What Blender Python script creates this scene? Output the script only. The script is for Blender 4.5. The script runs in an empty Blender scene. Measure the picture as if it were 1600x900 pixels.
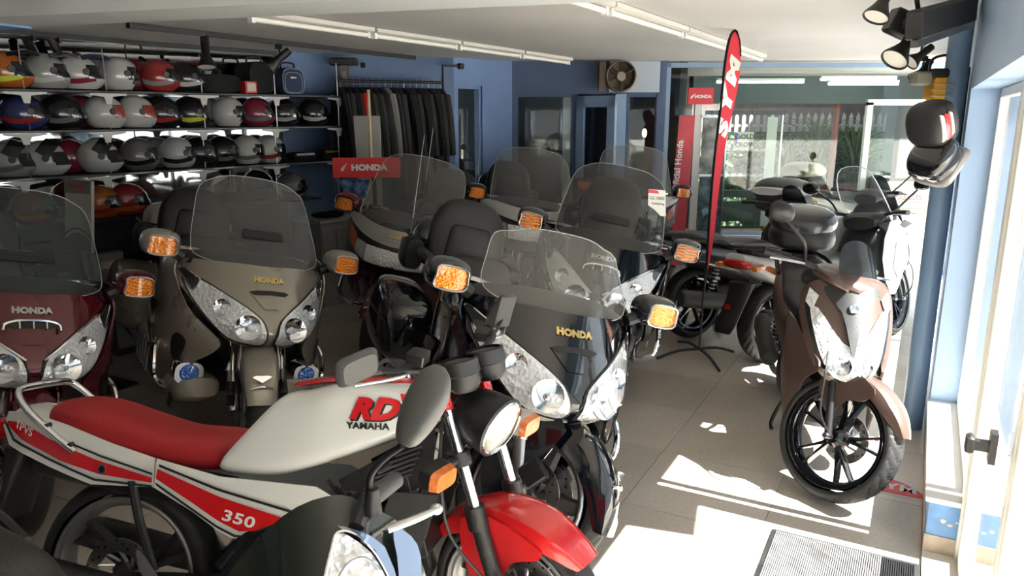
import bpy, bmesh, math, random
from mathutils import Vector, Matrix, Euler
from mathutils.geometry import delaunay_2d_cdt
R = math.radians
random.seed(7)
S = bpy.context.scene
C = S.collection

# ------------------------------------------------------------ camera, sky, sun, exposure
PIT = R(13.0); FPX = 1180.0; EYE = Vector((0, 0, 1.78))
cam_data = bpy.data.cameras.new('camera'); cam_data.sensor_width = 36.0
cam_data.lens = 36.0 * FPX / 1600.0
cam_data.clip_start = 0.05; cam_data.clip_end = 200
cam = bpy.data.objects.new('camera', cam_data); C.objects.link(cam)
cam.location = EYE; cam.rotation_euler = (R(90) - PIT, 0, 0)
S.camera = cam

U = Vector((math.sin(R(28.5)), math.cos(R(28.5)), 0))      # along the right-hand wall
V = Vector((U.y, -U.x, 0))                                  # out through the right-hand wall
def uv(u, v, z=0.0): return U * u + V * v + Vector((0, 0, z))

world = bpy.data.worlds.new('world'); S.world = world; world.use_nodes = True
wn = world.node_tree.nodes; wl = world.node_tree.links
bg = wn['Background']
sky = wn.new('ShaderNodeTexSky'); sky.sky_type = 'HOSEK_WILKIE'; sky.turbidity = 3.0; sky.ground_albedo = 0.5
mixs = wn.new('ShaderNodeMix'); mixs.data_type = 'RGBA'; mixs.inputs[0].default_value = 0.6
mixs.inputs[7].default_value = (1.0, 1.0, 1.0, 1)
SUN_EL = R(53)
sd = (V * math.cos(SUN_EL) + Vector((0, 0, math.sin(SUN_EL)))).normalized()
sky.sun_direction = sd
wl.new(sky.outputs[0], mixs.inputs[6]); wl.new(mixs.outputs[2], bg.inputs[0]); bg.inputs[1].default_value = 1.05
sun_data = bpy.data.lights.new('sun', 'SUN'); sun_data.energy = 26.0; sun_data.angle = R(0.53); sun_data.color = (1.0, 0.96, 0.9)
sun = bpy.data.objects.new('sun', sun_data); C.objects.link(sun)
sun.rotation_euler = (-sd).to_track_quat('-Z', 'Y').to_euler(); sun.location = uv(4, 8, 9)
S.view_settings.view_transform = 'Standard'; S.view_settings.look = 'None'
S.view_settings.gamma = 1.0; S.view_settings.use_curve_mapping = False
S.view_settings.exposure = 0.88

# ------------------------------------------------------------ helpers: placing
def Q(px, py, Y):
    a = (px - 800) / FPX; b = (450 - py) / FPX
    d = Vector((a, math.cos(PIT) + b * math.sin(PIT), -math.sin(PIT) + b * math.cos(PIT)))
    return EYE + d * (Y / d.y)
def G(px, py, z=0.0):
    a = (px - 800) / FPX; b = (450 - py) / FPX
    d = Vector((a, math.cos(PIT) + b * math.sin(PIT), -math.sin(PIT) + b * math.cos(PIT)))
    return EYE + d * ((z - EYE.z) / d.z)

# ------------------------------------------------------------ helpers: materials
MATS = {}
def nodes(m): return m.node_tree.nodes, m.node_tree.links
def mat(name, col=(.8, .8, .8), rough=.5, metal=0.0, coat=0.0, bump=0.0, bscale=60.0, var=0.0, vscale=4.0, emit=0.0, spec=.5, stretch=None):
    if name in MATS: return MATS[name]
    m = bpy.data.materials.new(name); m.use_nodes = True
    n, l = nodes(m); b = n['Principled BSDF']
    b.inputs['Base Color'].default_value = (*col, 1); b.inputs['Roughness'].default_value = rough
    b.inputs['Metallic'].default_value = metal; b.inputs['Coat Weight'].default_value = coat
    b.inputs['Coat Roughness'].default_value = .04; b.inputs['Specular IOR Level'].default_value = spec
    if emit:
        b.inputs['Emission Color'].default_value = (*col, 1); b.inputs['Emission Strength'].default_value = emit
    tc = n.new('ShaderNodeTexCoord'); mp = n.new('ShaderNodeMapping'); l.new(tc.outputs['Object'], mp.inputs[0])
    if stretch: mp.inputs['Scale'].default_value = stretch
    nt = n.new('ShaderNodeTexNoise'); nt.inputs['Scale'].default_value = vscale; nt.inputs['Detail'].default_value = 4
    l.new(mp.outputs[0], nt.inputs['Vector'])
    if var:
        mx = n.new('ShaderNodeMix'); mx.data_type = 'RGBA'; rp = n.new('ShaderNodeValToRGB')
        rp.color_ramp.elements[0].position = .35; rp.color_ramp.elements[1].position = .7
        l.new(nt.outputs[0], rp.inputs[0]); l.new(rp.outputs[0], mx.inputs[0])
        mx.inputs[6].default_value = (*[max(0, c * (1 - var)) for c in col], 1)
        mx.inputs[7].default_value = (*[min(1, c * (1 + var * .5)) for c in col], 1)
        l.new(mx.outputs[2], b.inputs['Base Color'])
    rr = n.new('ShaderNodeMapRange'); rr.inputs['To Min'].default_value = max(0, rough - .04); rr.inputs['To Max'].default_value = min(1, rough + .05)
    l.new(nt.outputs[0], rr.inputs[0]); l.new(rr.outputs[0], b.inputs['Roughness'])
    if bump:
        nb = n.new('ShaderNodeTexNoise'); nb.inputs['Scale'].default_value = bscale; nb.inputs['Detail'].default_value = 3
        l.new(mp.outputs[0], nb.inputs['Vector'])
        bp = n.new('ShaderNodeBump'); bp.inputs['Strength'].default_value = bump; bp.inputs['Distance'].default_value = .01
        l.new(nb.outputs[0], bp.inputs['Height']); l.new(bp.outputs[0], b.inputs['Normal'])
    MATS[name] = m; return m
def glassmat(name, tint=(.9, .95, .95), opac=0.0, haze=(.5, .5, .5), refl=1.0):
    """thin sheet: tinted see-through + a little diffuse body + mirror reflection by fresnel"""
    if name in MATS: return MATS[name]
    m = bpy.data.materials.new(name); m.use_nodes = True
    n, l = nodes(m)
    for x in list(n): n.remove(x)
    out = n.new('ShaderNodeOutputMaterial'); tr = n.new('ShaderNodeBsdfTransparent'); tr.inputs[0].default_value = (*tint, 1)
    df = n.new('ShaderNodeBsdfDiffuse'); df.inputs[0].default_value = (*haze, 1)
    gl = n.new('ShaderNodeBsdfGlossy'); gl.inputs['Roughness'].default_value = .02
    tl = n.new('ShaderNodeBsdfTranslucent'); tl.inputs[0].default_value = (*haze, 1)
    dd = n.new('ShaderNodeMixShader'); dd.inputs[0].default_value = .4
    l.new(df.outputs[0], dd.inputs[1]); l.new(tl.outputs[0], dd.inputs[2])
    m1 = n.new('ShaderNodeMixShader'); m1.inputs[0].default_value = opac
    l.new(tr.outputs[0], m1.inputs[1]); l.new(dd.outputs[0], m1.inputs[2])
    lw = n.new('ShaderNodeLayerWeight'); lw.inputs[0].default_value = .5
    pw = n.new('ShaderNodeMath'); pw.operation = 'POWER'; pw.inputs[1].default_value = 4.5; l.new(lw.outputs['Facing'], pw.inputs[0])
    fr = n.new('ShaderNodeMath'); fr.operation = 'MULTIPLY_ADD'; fr.inputs[1].default_value = .92; fr.inputs[2].default_value = .045; l.new(pw.outputs[0], fr.inputs[0])
    mu = n.new('ShaderNodeMath'); mu.operation = 'MULTIPLY'; mu.inputs[1].default_value = refl
    l.new(fr.outputs[0], mu.inputs[0])
    m2 = n.new('ShaderNodeMixShader'); l.new(mu.outputs[0], m2.inputs[0]); l.new(m1.outputs[0], m2.inputs[1]); l.new(gl.outputs[0], m2.inputs[2])
    l.new(m2.outputs[0], out.inputs[0]); MATS[name] = m; return m
def lampmat(name, col, cell=70.0, bumpS=.9):
    """faceted lamp reflector"""
    if name in MATS: return MATS[name]
    m = bpy.data.materials.new(name); m.use_nodes = True
    n, l = nodes(m); b = n['Principled BSDF']
    b.inputs['Base Color'].default_value = (*col, 1); b.inputs['Metallic'].default_value = .35; b.inputs['Roughness'].default_value = .14
    b.inputs['Coat Weight'].default_value = 1.0; b.inputs['Coat Roughness'].default_value = .02
    tc = n.new('ShaderNodeTexCoord'); vo = n.new('ShaderNodeTexVoronoi'); vo.inputs['Scale'].default_value = cell
    l.new(tc.outputs['Object'], vo.inputs['Vector'])
    wv = n.new('ShaderNodeTexNoise'); wv.inputs['Scale'].default_value = cell * .25; l.new(tc.outputs['Object'], wv.inputs['Vector'])
    ad = n.new('ShaderNodeMath'); ad.operation = 'ADD'; l.new(vo.outputs['Distance'], ad.inputs[0]); l.new(wv.outputs[0], ad.inputs[1])
    bp = n.new('ShaderNodeBump'); bp.inputs['Strength'].default_value = bumpS; bp.inputs['Distance'].default_value = .012
    l.new(ad.outputs[0], bp.inputs['Height']); l.new(bp.outputs[0], b.inputs['Normal'])
    MATS[name] = m; return m

black = mat('black_plastic', (.012, .012, .013), .42, bump=.15, bscale=300)
gloss = mat('gloss_black_paint', (.006, .007, .010), .12, coat=1.0)
rubber = mat('tyre_rubber', (.020, .020, .021), .62, var=.4, vscale=9, bump=.2, bscale=120)
darkgrey = mat('dark_grey_plastic', (.045, .045, .048), .5, bump=.1, bscale=200)
chrome = mat('chrome', (.82, .83, .85), .08, 1.0)
steel = mat('brushed_steel', (.55, .55, .56), .28, 1.0)
alu = mat('cast_aluminium', (.42, .42, .43), .38, .85, bump=.1, bscale=150)
engine = mat('engine_casting', (.06, .06, .062), .45, .6, bump=.3, bscale=80)
leather = mat('black_leatherette', (.020, .019, .019), .42, bump=.15, bscale=90)
amber = lampmat('amber_lens', (1.0, .28, .02), 90, .5)
redlens = lampmat('red_lens', (.7, .01, .01), 90, .5)
reflector = lampmat('lamp_reflector', (.95, .95, .96), 60, .55)
lensglass = glassmat('lamp_glass', (.93, .95, .97), .03, (.8, .8, .8), 1.3)
bluelens = lampmat('blue_lamp', (.10, .25, .75), 60, .6)
whitepaint = mat('white_paint', (.78, .79, .76), .18, coat=.8)
redpaint = mat('red_paint', (.62, .012, .015), .2, coat=.9)
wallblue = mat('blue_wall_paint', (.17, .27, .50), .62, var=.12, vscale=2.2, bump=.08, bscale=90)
lightblue = mat('light_blue_paint', (.36, .50, .72), .5, var=.06, vscale=2)
whitewall = mat('white_wall_paint', (.80, .80, .78), .7, var=.05, vscale=2)
gold = mat('gold_letters', (.75, .55, .22), .3, .9)

# ------------------------------------------------------------ helpers: meshes
def cr(pts, k=4, closed=False):
    """Catmull-Rom through tuples of any length"""
    n = len(pts); out = []
    rng = range(n) if closed else range(n - 1)
    for i in rng:
        if closed: p0, p1, p2, p3 = pts[i - 1], pts[i], pts[(i + 1) % n], pts[(i + 2) % n]
        else: p0, p1, p2, p3 = pts[max(i - 1, 0)], pts[i], pts[i + 1], pts[min(i + 2, n - 1)]
        for j in range(k):
            t = j / k
            out.append(tuple(.5 * (2 * b + (c - a) * t + (2 * a - 5 * b + 4 * c - d) * t * t + (-a + 3 * b - 3 * c + d) * t ** 3) for a, b, c, d in zip(p0, p1, p2, p3)))
    if not closed: out.append(tuple(pts[-1]))
    return out
def sgn(a): return -1.0 if a < 0 else 1.0
class MB:
    def __init__(s): s.v = []; s.f = []
    def add(s, vs, fs):
        o = len(s.v); s.v += [Vector(v) for v in vs]; s.f += [tuple(i + o for i in f) for f in fs]; return s
    def box(s, c, size, rot=None, bev=0.0):
        c = Vector(c); x, y, z = [a / 2 for a in size]
        if bev > 0:
            b = min(bev, x * .9, y * .9, z * .9); vs = []
            for (zz, k) in ((-z, 1), (-z + b, 0), (z - b, 0), (z, 1)):
                ii = b if k else 0; X, Y = x - ii, y - ii; ch = min(b * .6, X * .9, Y * .9)
                vs += [(X, -Y + ch, zz), (X, Y - ch, zz), (X - ch, Y, zz), (-X + ch, Y, zz), (-X, Y - ch, zz), (-X, -Y + ch, zz), (-X + ch, -Y, zz), (X - ch, -Y, zz)]
            fs = []
            for q in range(3):
                for i in range(8):
                    a = q * 8 + i; b2 = q * 8 + (i + 1) % 8; fs.append((a, b2, b2 + 8, a + 8))
            fs.append(tuple(range(7, -1, -1))); fs.append(tuple(range(24, 32)))
        else:
            vs = [(sx * x, sy * y, sz * z) for sz in (-1, 1) for sy in (-1, 1) for sx in (-1, 1)]
            fs = [(0, 2, 3, 1), (4, 5, 7, 6), (0, 1, 5, 4), (2, 6, 7, 3), (0, 4, 6, 2), (1, 3, 7, 5)]
        vs = [Vector(v) for v in vs]
        if rot is not None:
            M = rot if isinstance(rot, Matrix) else Euler(rot).to_matrix()
            vs = [M @ v for v in vs]
        return s.add([v + c for v in vs], fs)
    def frame(s, d):
        d = d.normalized(); a = Vector((0, 0, 1)) if abs(d.z) < .9 else Vector((1, 0, 0))
        x = d.cross(a).normalized(); return x, x.cross(d).normalized() * -1
    def cyl(s, p0, p1, r0, r1=None, n=12, caps=True):
        p0 = Vector(p0); p1 = Vector(p1); r1 = r0 if r1 is None else r1
        x, y = s.frame(p1 - p0); vs = []
        for p, r in ((p0, r0), (p1, r1)):
            for i in range(n):
                a = 2 * math.pi * i / n; vs.append(p + x * (r * math.cos(a)) + y * (r * math.sin(a)))
        fs = [(i, (i + 1) % n, n + (i + 1) % n, n + i) for i in range(n)]
        if caps: fs += [tuple(range(n - 1, -1, -1)), tuple(range(n, 2 * n))]
        return s.add(vs, fs)
    def tube(s, pts, r, n=8, k=4, closed=False, flat=1.0):
        P = [Vector(p) for p in (cr([tuple(p) for p in pts], k, closed) if k > 1 else pts)]
        m = len(P); rr = r if callable(r) else (lambda t: r)
        vs = []; prev = None
        for i, p in enumerate(P):
            d = (P[(i + 1) % m] - P[i - 1]) if (closed or 0 < i < m - 1) else (P[1] - P[0] if i == 0 else P[-1] - P[-2])
            d.normalize()
            if prev is None: x, y = s.frame(d)
            else:
                x = (prev - d * prev.dot(d)).normalized(); y = d.cross(x).normalized()
            prev = x
            for j in range(n):
                a = 2 * math.pi * j / n; q = rr(i / max(1, m - 1))
                vs.append(p + x * (q * math.cos(a)) + y * (q * flat * math.sin(a)))
        fs = []
        for i in range(m if closed else m - 1):
            for j in range(n):
                a = i * n + j; b = i * n + (j + 1) % n; c = ((i + 1) % m) * n + (j + 1) % n; d2 = ((i + 1) % m) * n + j
                fs.append((a, b, c, d2))
        if not closed: fs += [tuple(range(n - 1, -1, -1)), tuple(range((m - 1) * n, m * n))]
        return s.add(vs, fs)
    def lathe(s, prof, c, axis, n=32):
        """prof: list of (radius, along) ; around axis through c"""
        c = Vector(c); d = Vector(axis).normalized(); x, y = s.frame(d); vs = []
        for (r, h) in prof:
            for i in range(n):
                a = 2 * math.pi * i / n; vs.append(c + d * h + x * (r * math.cos(a)) + y * (r * math.sin(a)))
        fs = []
        for k in range(len(prof) - 1):
            for i in range(n):
                a = k * n + i; b = k * n + (i + 1) % n; fs.append((a, b, b + n, a + n))
        return s.add(vs, fs)
    def loft(s, secs, n=20, k=4, axis='x', caps=True):
        """secs: (t, c1, c2, half1, half2, power): superellipse sections along an axis"""
        secs = cr(secs, k) if k > 1 else secs; vs = []
        for (t, c1, c2, h1, h2, pw) in secs:
            e = 2.0 / max(pw, .6)
            for i in range(n):
                a = 2 * math.pi * i / n; ca, sa = math.cos(a), math.sin(a)
                p = c1 + max(h1, .0005) * sgn(ca) * abs(ca) ** e; q = c2 + max(h2, .0005) * sgn(sa) * abs(sa) ** e
                vs.append({'x': (t, p, q), 'y': (p, t, q), 'z': (p, q, t)}[axis])
        m = len(secs); fs = []
        for i in range(m - 1):
            for j in range(n):
                a = i * n + j; b = i * n + (j + 1) % n; fs.append((a, b, b + n, a + n))
        if caps: fs += [tuple(range(n - 1, -1, -1)), tuple(range((m - 1) * n, m * n))]
        return s.add(vs, fs)
    def ell(s, c, r, n=16, m=10, cut=None, M=None):
        vs = []; fs = []
        for i in range(m + 1):
            p = math.pi * i / m
            for j in range(n):
                a = 2 * math.pi * j / n
                w = Vector((r[0] * math.sin(p) * math.cos(a), r[1] * math.sin(p) * math.sin(a), r[2] * math.cos(p)))
                if M is not None: w = M @ w
                vs.append(w + Vector(c))
        for i in range(m):
            for j in range(n):
                a = i * n + j; b = i * n + (j + 1) % n; fs.append((a, a + n, b + n, b))
        return s.add(vs, fs)
    def sheet(s, rows):
        m = len(rows[0]); vs = [p for r in rows for p in r]; fs = []
        for i in range(len(rows) - 1):
            for j in range(m - 1):
                a = i * m + j; fs.append((a, a + 1, a + m + 1, a + m))
        return s.add(vs, fs)
    def panel(s, outline, f, res=.03, smooth=0, closed=True):
        """triangulated polygon with inner grid, mapped to space by f(a, b)"""
        o = cr([tuple(p) for p in outline], smooth, True) if smooth > 1 else [tuple(p) for p in outline]
        pts = []; m = len(o)
        for i in range(m):
            a, b = Vector(o[i]), Vector(o[(i + 1) % m]); k = max(1, int((b - a).length / res + .5))
            for j in range(k): pts.append(a.lerp(b, j / k))
        e = [(i, (i + 1) % len(pts)) for i in range(len(pts))]; nb = len(pts)
        xs = [p.x for p in pts]; ys = [p.y for p in pts]
        def inside(x, y):
            c = False; j = nb - 1
            for i in range(nb):
                if (pts[i].y > y) != (pts[j].y > y) and x < (pts[j].x - pts[i].x) * (y - pts[i].y) / (pts[j].y - pts[i].y) + pts[i].x: c = not c
                j = i
            return c
        g = []; y = min(ys) + res * .5; row = 0
        while y < max(ys):
            x = min(xs) + res * (.5 if row % 2 else .99)
            while x < max(xs):
                if inside(x, y) and min((pts[i] - Vector((x, y))).length for i in range(nb)) > res * .45: g.append(Vector((x, y)))
                x += res
            y += res * .9; row += 1
        r = delaunay_2d_cdt(pts + g, e, [], 1, 1e-6)
        return s.add([Vector(f(p.x, p.y)) for p in r[0]], [tuple(q) for q in r[2]])
    def move(s, M):
        s.v = [M @ v for v in s.v]; return s
    def mesh(s, name, ang=38):
        me = bpy.data.meshes.new(name); me.from_pydata([tuple(v) for v in s.v], [], s.f); me.validate()
        bm = bmesh.new(); bm.from_mesh(me)
        bmesh.ops.remove_doubles(bm, verts=bm.verts, dist=1e-5)
        bmesh.ops.recalc_face_normals(bm, faces=bm.faces); bm.to_mesh(me); bm.free()
        for p in me.polygons: p.use_smooth = True
        me.set_sharp_from_angle(angle=R(ang)); return me
    def build(s, name, m, parent=None, label=None, solid=0.0, sub=0, off=0.0, ang=38, kind=None):
        me = s.mesh(name, ang); me.materials.append(m)
        o = bpy.data.objects.new(name, me); C.objects.link(o)
        if parent is not None: o.parent = parent
        if label: o['label'] = label
        if kind: o['kind'] = kind
        if solid:
            md = o.modifiers.new('thickness', 'SOLIDIFY'); md.thickness = solid; md.offset = off
            es = o.modifiers.new('edges', 'EDGE_SPLIT'); es.split_angle = R(40)
        if sub:
            md = o.modifiers.new('smooth', 'SUBSURF'); md.levels = sub; md.render_levels = sub
        return o
def thing(name, label, cat, loc=(0, 0, 0), rotz=0.0, group=None, lean=0.0, pitch=0.0):
    o = bpy.data.objects.new(name, None); C.objects.link(o); o.empty_display_size = .1
    o.location = loc; o.rotation_euler = (-lean, pitch, rotz); o['label'] = label; o['category'] = cat
    if group: o['group'] = group
    return o
def tag(o, label, cat, group=None):
    o['label'] = label; o['category'] = cat
    if group: o['group'] = group
    return o
def struct(name, mb, m, parent=None, **k):
    o = mb.build(name, m, parent, **k)
    if parent is None: o['kind'] = 'structure'
    return o
def dup(root, loc, rotz, label, group=None):
    r = root.copy(); C.objects.link(r); r.location = loc; r.rotation_euler = (root.rotation_euler[0], root.rotation_euler[1], rotz)
    r['label'] = label
    if group: r['group'] = group
    for ch in list(root.children):
        c = ch.copy(); C.objects.link(c); c.parent = r
        for g in list(ch.children):
            d = g.copy(); C.objects.link(d); d.parent = c
    return r
def recolor(o, m):
    for i, sl in enumerate(o.material_slots): sl.link = 'OBJECT'; sl.material = m
def text(body, size, m, parent, f, name='lettering', bold=0.0, wide=1.0, shear=0.0, align='CENTER', thick=.0015, dense=.02):
    cu = bpy.data.curves.new(name, 'FONT'); cu.body = body; cu.size = size; cu.align_x = align; cu.align_y = 'CENTER'
    cu.shear = shear; cu.offset = bold; cu.space_character = 1.05; cu.resolution_u = 3
    t = bpy.data.objects.new(name, cu); C.objects.link(t)
    dg = bpy.context.evaluated_depsgraph_get(); dg.update()
    me = bpy.data.meshes.new_from_object(t.evaluated_get(dg)); bpy.data.objects.remove(t); bpy.data.curves.remove(cu)
    if dense:
        bm = bmesh.new(); bm.from_mesh(me); bmesh.ops.triangulate(bm, faces=bm.faces[:])
        for _ in range(4):
            le = [e for e in bm.edges if e.calc_length() > dense]
            if le: bmesh.ops.subdivide_edges(bm, edges=le, cuts=1); bmesh.ops.triangulate(bm, faces=[q for q in bm.faces if len(q.verts) > 3])
        bm.to_mesh(me); bm.free()
    for v in me.vertices: v.co = Vector(f(v.co.x * wide, v.co.y))
    me.materials.clear(); me.materials.append(m)
    o = bpy.data.objects.new(name, me); C.objects.link(o); o.parent = parent
    md = o.modifiers.new('thickness', 'SOLIDIFY'); md.thickness = thick; md.offset = 0
    es = o.modifiers.new('edges', 'EDGE_SPLIT'); es.split_angle = R(40)
    return o
# ============================================================ THE ROOM
CEIL = 2.34
def tilemat():
    m = bpy.data.materials.new('polished_tile'); m.use_nodes = True; n, l = nodes(m); b = n['Principled BSDF']
    g = n.new('ShaderNodeNewGeometry'); oi = n.new('ShaderNodeObjectInfo')
    n1 = n.new('ShaderNodeTexNoise'); n1.inputs['Scale'].default_value = 1.3; n1.inputs['Detail'].default_value = 6
    n2 = n.new('ShaderNodeTexNoise'); n2.inputs['Scale'].default_value = 55; n2.inputs['Detail'].default_value = 2
    l.new(g.outputs['Position'], n1.inputs['Vector']); l.new(g.outputs['Position'], n2.inputs['Vector'])
    r1 = n.new('ShaderNodeValToRGB'); r1.color_ramp.elements[0].position = .3; r1.color_ramp.elements[1].position = .72
    r1.color_ramp.elements[0].color = (.55, .49, .41, 1); r1.color_ramp.elements[1].color = (.68, .62, .54, 1)
    l.new(n1.outputs[0], r1.inputs[0])
    mx = n.new('ShaderNodeMix'); mx.data_type = 'RGBA'; mx.blend_type = 'MULTIPLY'; mx.inputs[0].default_value = .25
    l.new(r1.outputs[0], mx.inputs[6]); l.new(n2.outputs[0], mx.inputs[7])
    mr = n.new('ShaderNodeMapRange'); mr.inputs['To Min'].default_value = .93; mr.inputs['To Max'].default_value = 1.05
    l.new(oi.outputs['Random'], mr.inputs[0])
    m2 = n.new('ShaderNodeVectorMath'); m2.operation = 'SCALE'; l.new(mx.outputs[2], m2.inputs[0]); l.new(mr.outputs[0], m2.inputs['Scale'])
    l.new(m2.outputs[0], b.inputs['Base Color'])
    rr = n.new('ShaderNodeMapRange'); rr.inputs['To Min'].default_value = .10; rr.inputs['To Max'].default_value = .34
    l.new(n1.outputs[0], rr.inputs[0]); l.new(rr.outputs[0], b.inputs['Roughness'])
    return m
TILE = tilemat()
joint = mat('tile_joint', (.46, .40, .33), .8)
floor = struct('floor', MB().box((-.5, 4.5, -.056), (13, 19, .1)), joint)
T = .62
tm = None; k = 0
for i in range(-1, 15):
    for j in range(-9, 1):
        c = uv(.30 + i * T, .155 - T * .5 + j * T)
        if c.y < .6 or c.y > 8.2 or c.x < -3.3 or c.x > 4.6: continue
        if tm is None:
            tm = MB().box((0, 0, -.004), (T - .003, T - .003, .012)).mesh('tile'); tm.materials.append(TILE)
        t = bpy.data.objects.new('tile', tm); C.objects.link(t); t.parent = floor
        t.location = c; t.rotation_euler = (0, 0, -R(28.5))
cp = [(-9, -3.3), tuple(uv(-4.5, .44)[:2]), tuple(uv(9.0, .44)[:2]), (6.6, 8.2), (7.0, 13.0), (-9, 13.0)]
cb = MB().add([(x, y, CEIL + q) for q in (0, .2) for x, y in cp], [(0, 1, 2, 3, 4, 5)[::-1], (6, 7, 8, 9, 10, 11)] + [(i, (i + 1) % 6, 6 + (i + 1) % 6, 6 + i) for i in range(6)])
struct('ceiling', cb, mat('ceiling_paint', (.62, .61, .59), .7, var=.08, vscale=.9))

def wallseg(mb, p0, p1, z0, z1, th=.14, side=1):
    p0 = Vector((*p0[:2], 0)); p1 = Vector((*p1[:2], 0)); d = (p1 - p0); L = d.length; d.normalize()
    n_ = Vector((-d.y, d.x, 0)) * side
    c = (p0 + p1) / 2 + n_ * th / 2
    mb.box((c.x, c.y, (z0 + z1) / 2), (L, th, z1 - z0), Matrix.Rotation(math.atan2(d.y, d.x), 3, 'Z'))
    return mb

# ---- right-hand wall: pier, lintel, low sill wall, frames
VI, VO = .155, .44
def ubox(mb, u0, u1, v0, v1, z0, z1, bev=0.0):
    c = uv((u0 + u1) / 2, (v0 + v1) / 2, (z0 + z1) / 2)
    return mb.box(c, (u1 - u0, v1 - v0, z1 - z0), Matrix.Rotation(math.atan2(U.y, U.x), 3, 'Z'), bev)
wr = MB()
ubox(wr, 4.50, 4.95, VI, VO, 0, CEIL)
ubox(wr, -4.5, 4.50, VI, VO, 1.90, CEIL)
ubox(wr, 4.95, 8.9, VI, VO, 1.90, CEIL)
ubox(wr, 8.3, 8.9, VI, VO, 0, 1.9)
ubox(wr, -4.5, -.6, VI, VO, 0, 1.9)
struct('wall_right', wr, lightblue)
sw = MB(); ubox(sw, 3.29, 4.50, VI + .004, VO, .09, .235)
slw = struct('trim_1', sw, mat('peeling_blue_paint', (.16, .33, .62), .6, var=.25, vscale=9, bump=.3, bscale=25), label='low blue sill wall with peeling paint')
sp = MB(); ubox(sp, 3.285, 3.31, VI, VO, 0, .09); ubox(sp, 3.29, 4.5, VI, VO, 0, .09); sp.build('skirting', mat('beige_skirting', (.55, .46, .36), .7, var=.3, vscale=12), slw)
sp = MB(); ubox(sp, 3.275, 4.5, VI - .012, VO, .235, .262, .004); sp.build('sill_top', whitewall, slw)
pm = MB()
for (a, b, w_) in ((.03, .16, .016), (.055, .148, .012), (.08, .165, .008)):
    pts = [(a + w_ * math.cos(q) * random.uniform(.6, 1.2), b + w_ * .7 * math.sin(q) * random.uniform(.6, 1.2)) for q in [i * math.pi / 4 for i in range(8)]]
    pm.panel(pts, lambda s_, t_: uv(3.2885, VI + .03 + s_, t_), .02)
pm.build('bare_plaster_patch', mat('bare_plaster', (.62, .55, .48), .8), slw)
sw = MB(); ubox(sw, 4.95, 8.3, VI, VO, 0, .255); struct('trim_2', sw, lightblue)
alw = mat('white_aluminium', (.80, .79, .74), .35, .1)
def window(name, u0, u1, z0, z1, mull=()):
    f = MB(); v0 = .28; v1 = .325; w_ = .045
    ubox(f, u0, u0 + w_, v0, v1, z0, z1, .004); ubox(f, u1 - w_, u1, v0, v1, z0, z1, .004)
    ubox(f, u0, u1, v0, v1, z0, z0 + w_, .004); ubox(f, u0, u1, v0, v1, z1 - w_, z1, .004)
    for m_ in mull: ubox(f, m_ - .02, m_ + .02, v0, v1, z0, z1, .004)
    o = struct(name, f, alw)
    g = MB(); ubox(g, u0 + .02, u1 - .02, .300, .305, z0 + .02, z1 - .02); g.build('pane', pane, o)
    return o
clearpane = glassmat('showroom_glass', (.93, .97, .95), .0, (.5, .5, .5), 1.0)
pane = glassmat('window_glass', (.96, .98, .98), .03, (.9, .9, .9), .9)
window('window_1', 3.36, 4.50, .262, 1.90)
window('window_2', 4.95, 8.3, .255, 1.90, (6.6,))
pf = MB(); ubox(pf, 3.27, 3.34, .27, .34, 0, 1.9, .005); struct('trim_3', pf, alw)
dr = window('door_1', 2.22, 3.27, .01, 1.90)
dh = MB(); ubox(dh, 2.60, 2.65, .20, .225, .74, .80, .008); ubox(dh, 2.61, 2.64, .22, .285, .755, .785); ubox(dh, 2.60, 2.65, .265, .285, .72, .82)
dh.build('door_handle', black, dr)
window('window_3', -.6, 2.20, .01, 1.90, (.8,))
tr = MB(); ubox(tr, -.6, 3.285, .155, .44, -.004, .014); struct('trim_4', tr, mat('threshold_stone', (.62, .57, .5), .5, var=.1))
# blue side wall outside past the glass, pavement
sw = MB(); ubox(sw, 4.55, 4.75, .44, 1.5, 0, 2.6); struct('wall_outside', sw, mat('rendered_light_blue', (.52, .62, .70), .8, bump=.6, bscale=40))
gr = MB().box((0, 5, -.16), (80, 90, .1)); struct('pavement', gr, mat('pavement', (.72, .70, .67), .8, var=.15, vscale=.8, bump=.1))
# pipe in front of the pier
def vlin(mb, c, r, z0, z1, n=28): return mb.cyl((c.x, c.y, z0), (c.x, c.y, z1), r, n=n)
pc = uv(4.725, .085)
pipe = struct('trim_5', vlin(MB(), pc, .056, 0, CEIL), mat('blue_gloss_paint', (.20, .31, .47), .35, var=.1, vscale=5))
pipe['label'] = 'round blue drain pipe'
for z in (1.62, 1.16): vlin(MB(), pc, .0575, z, z + .012).build('pipe_collar', mat('blue_gloss_paint'), pipe)
br = MB(); ubox(br, 4.80, 4.83, .11, .15, 1.45, 2.02); br.build('wall_bracket', black, pipe)

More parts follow.
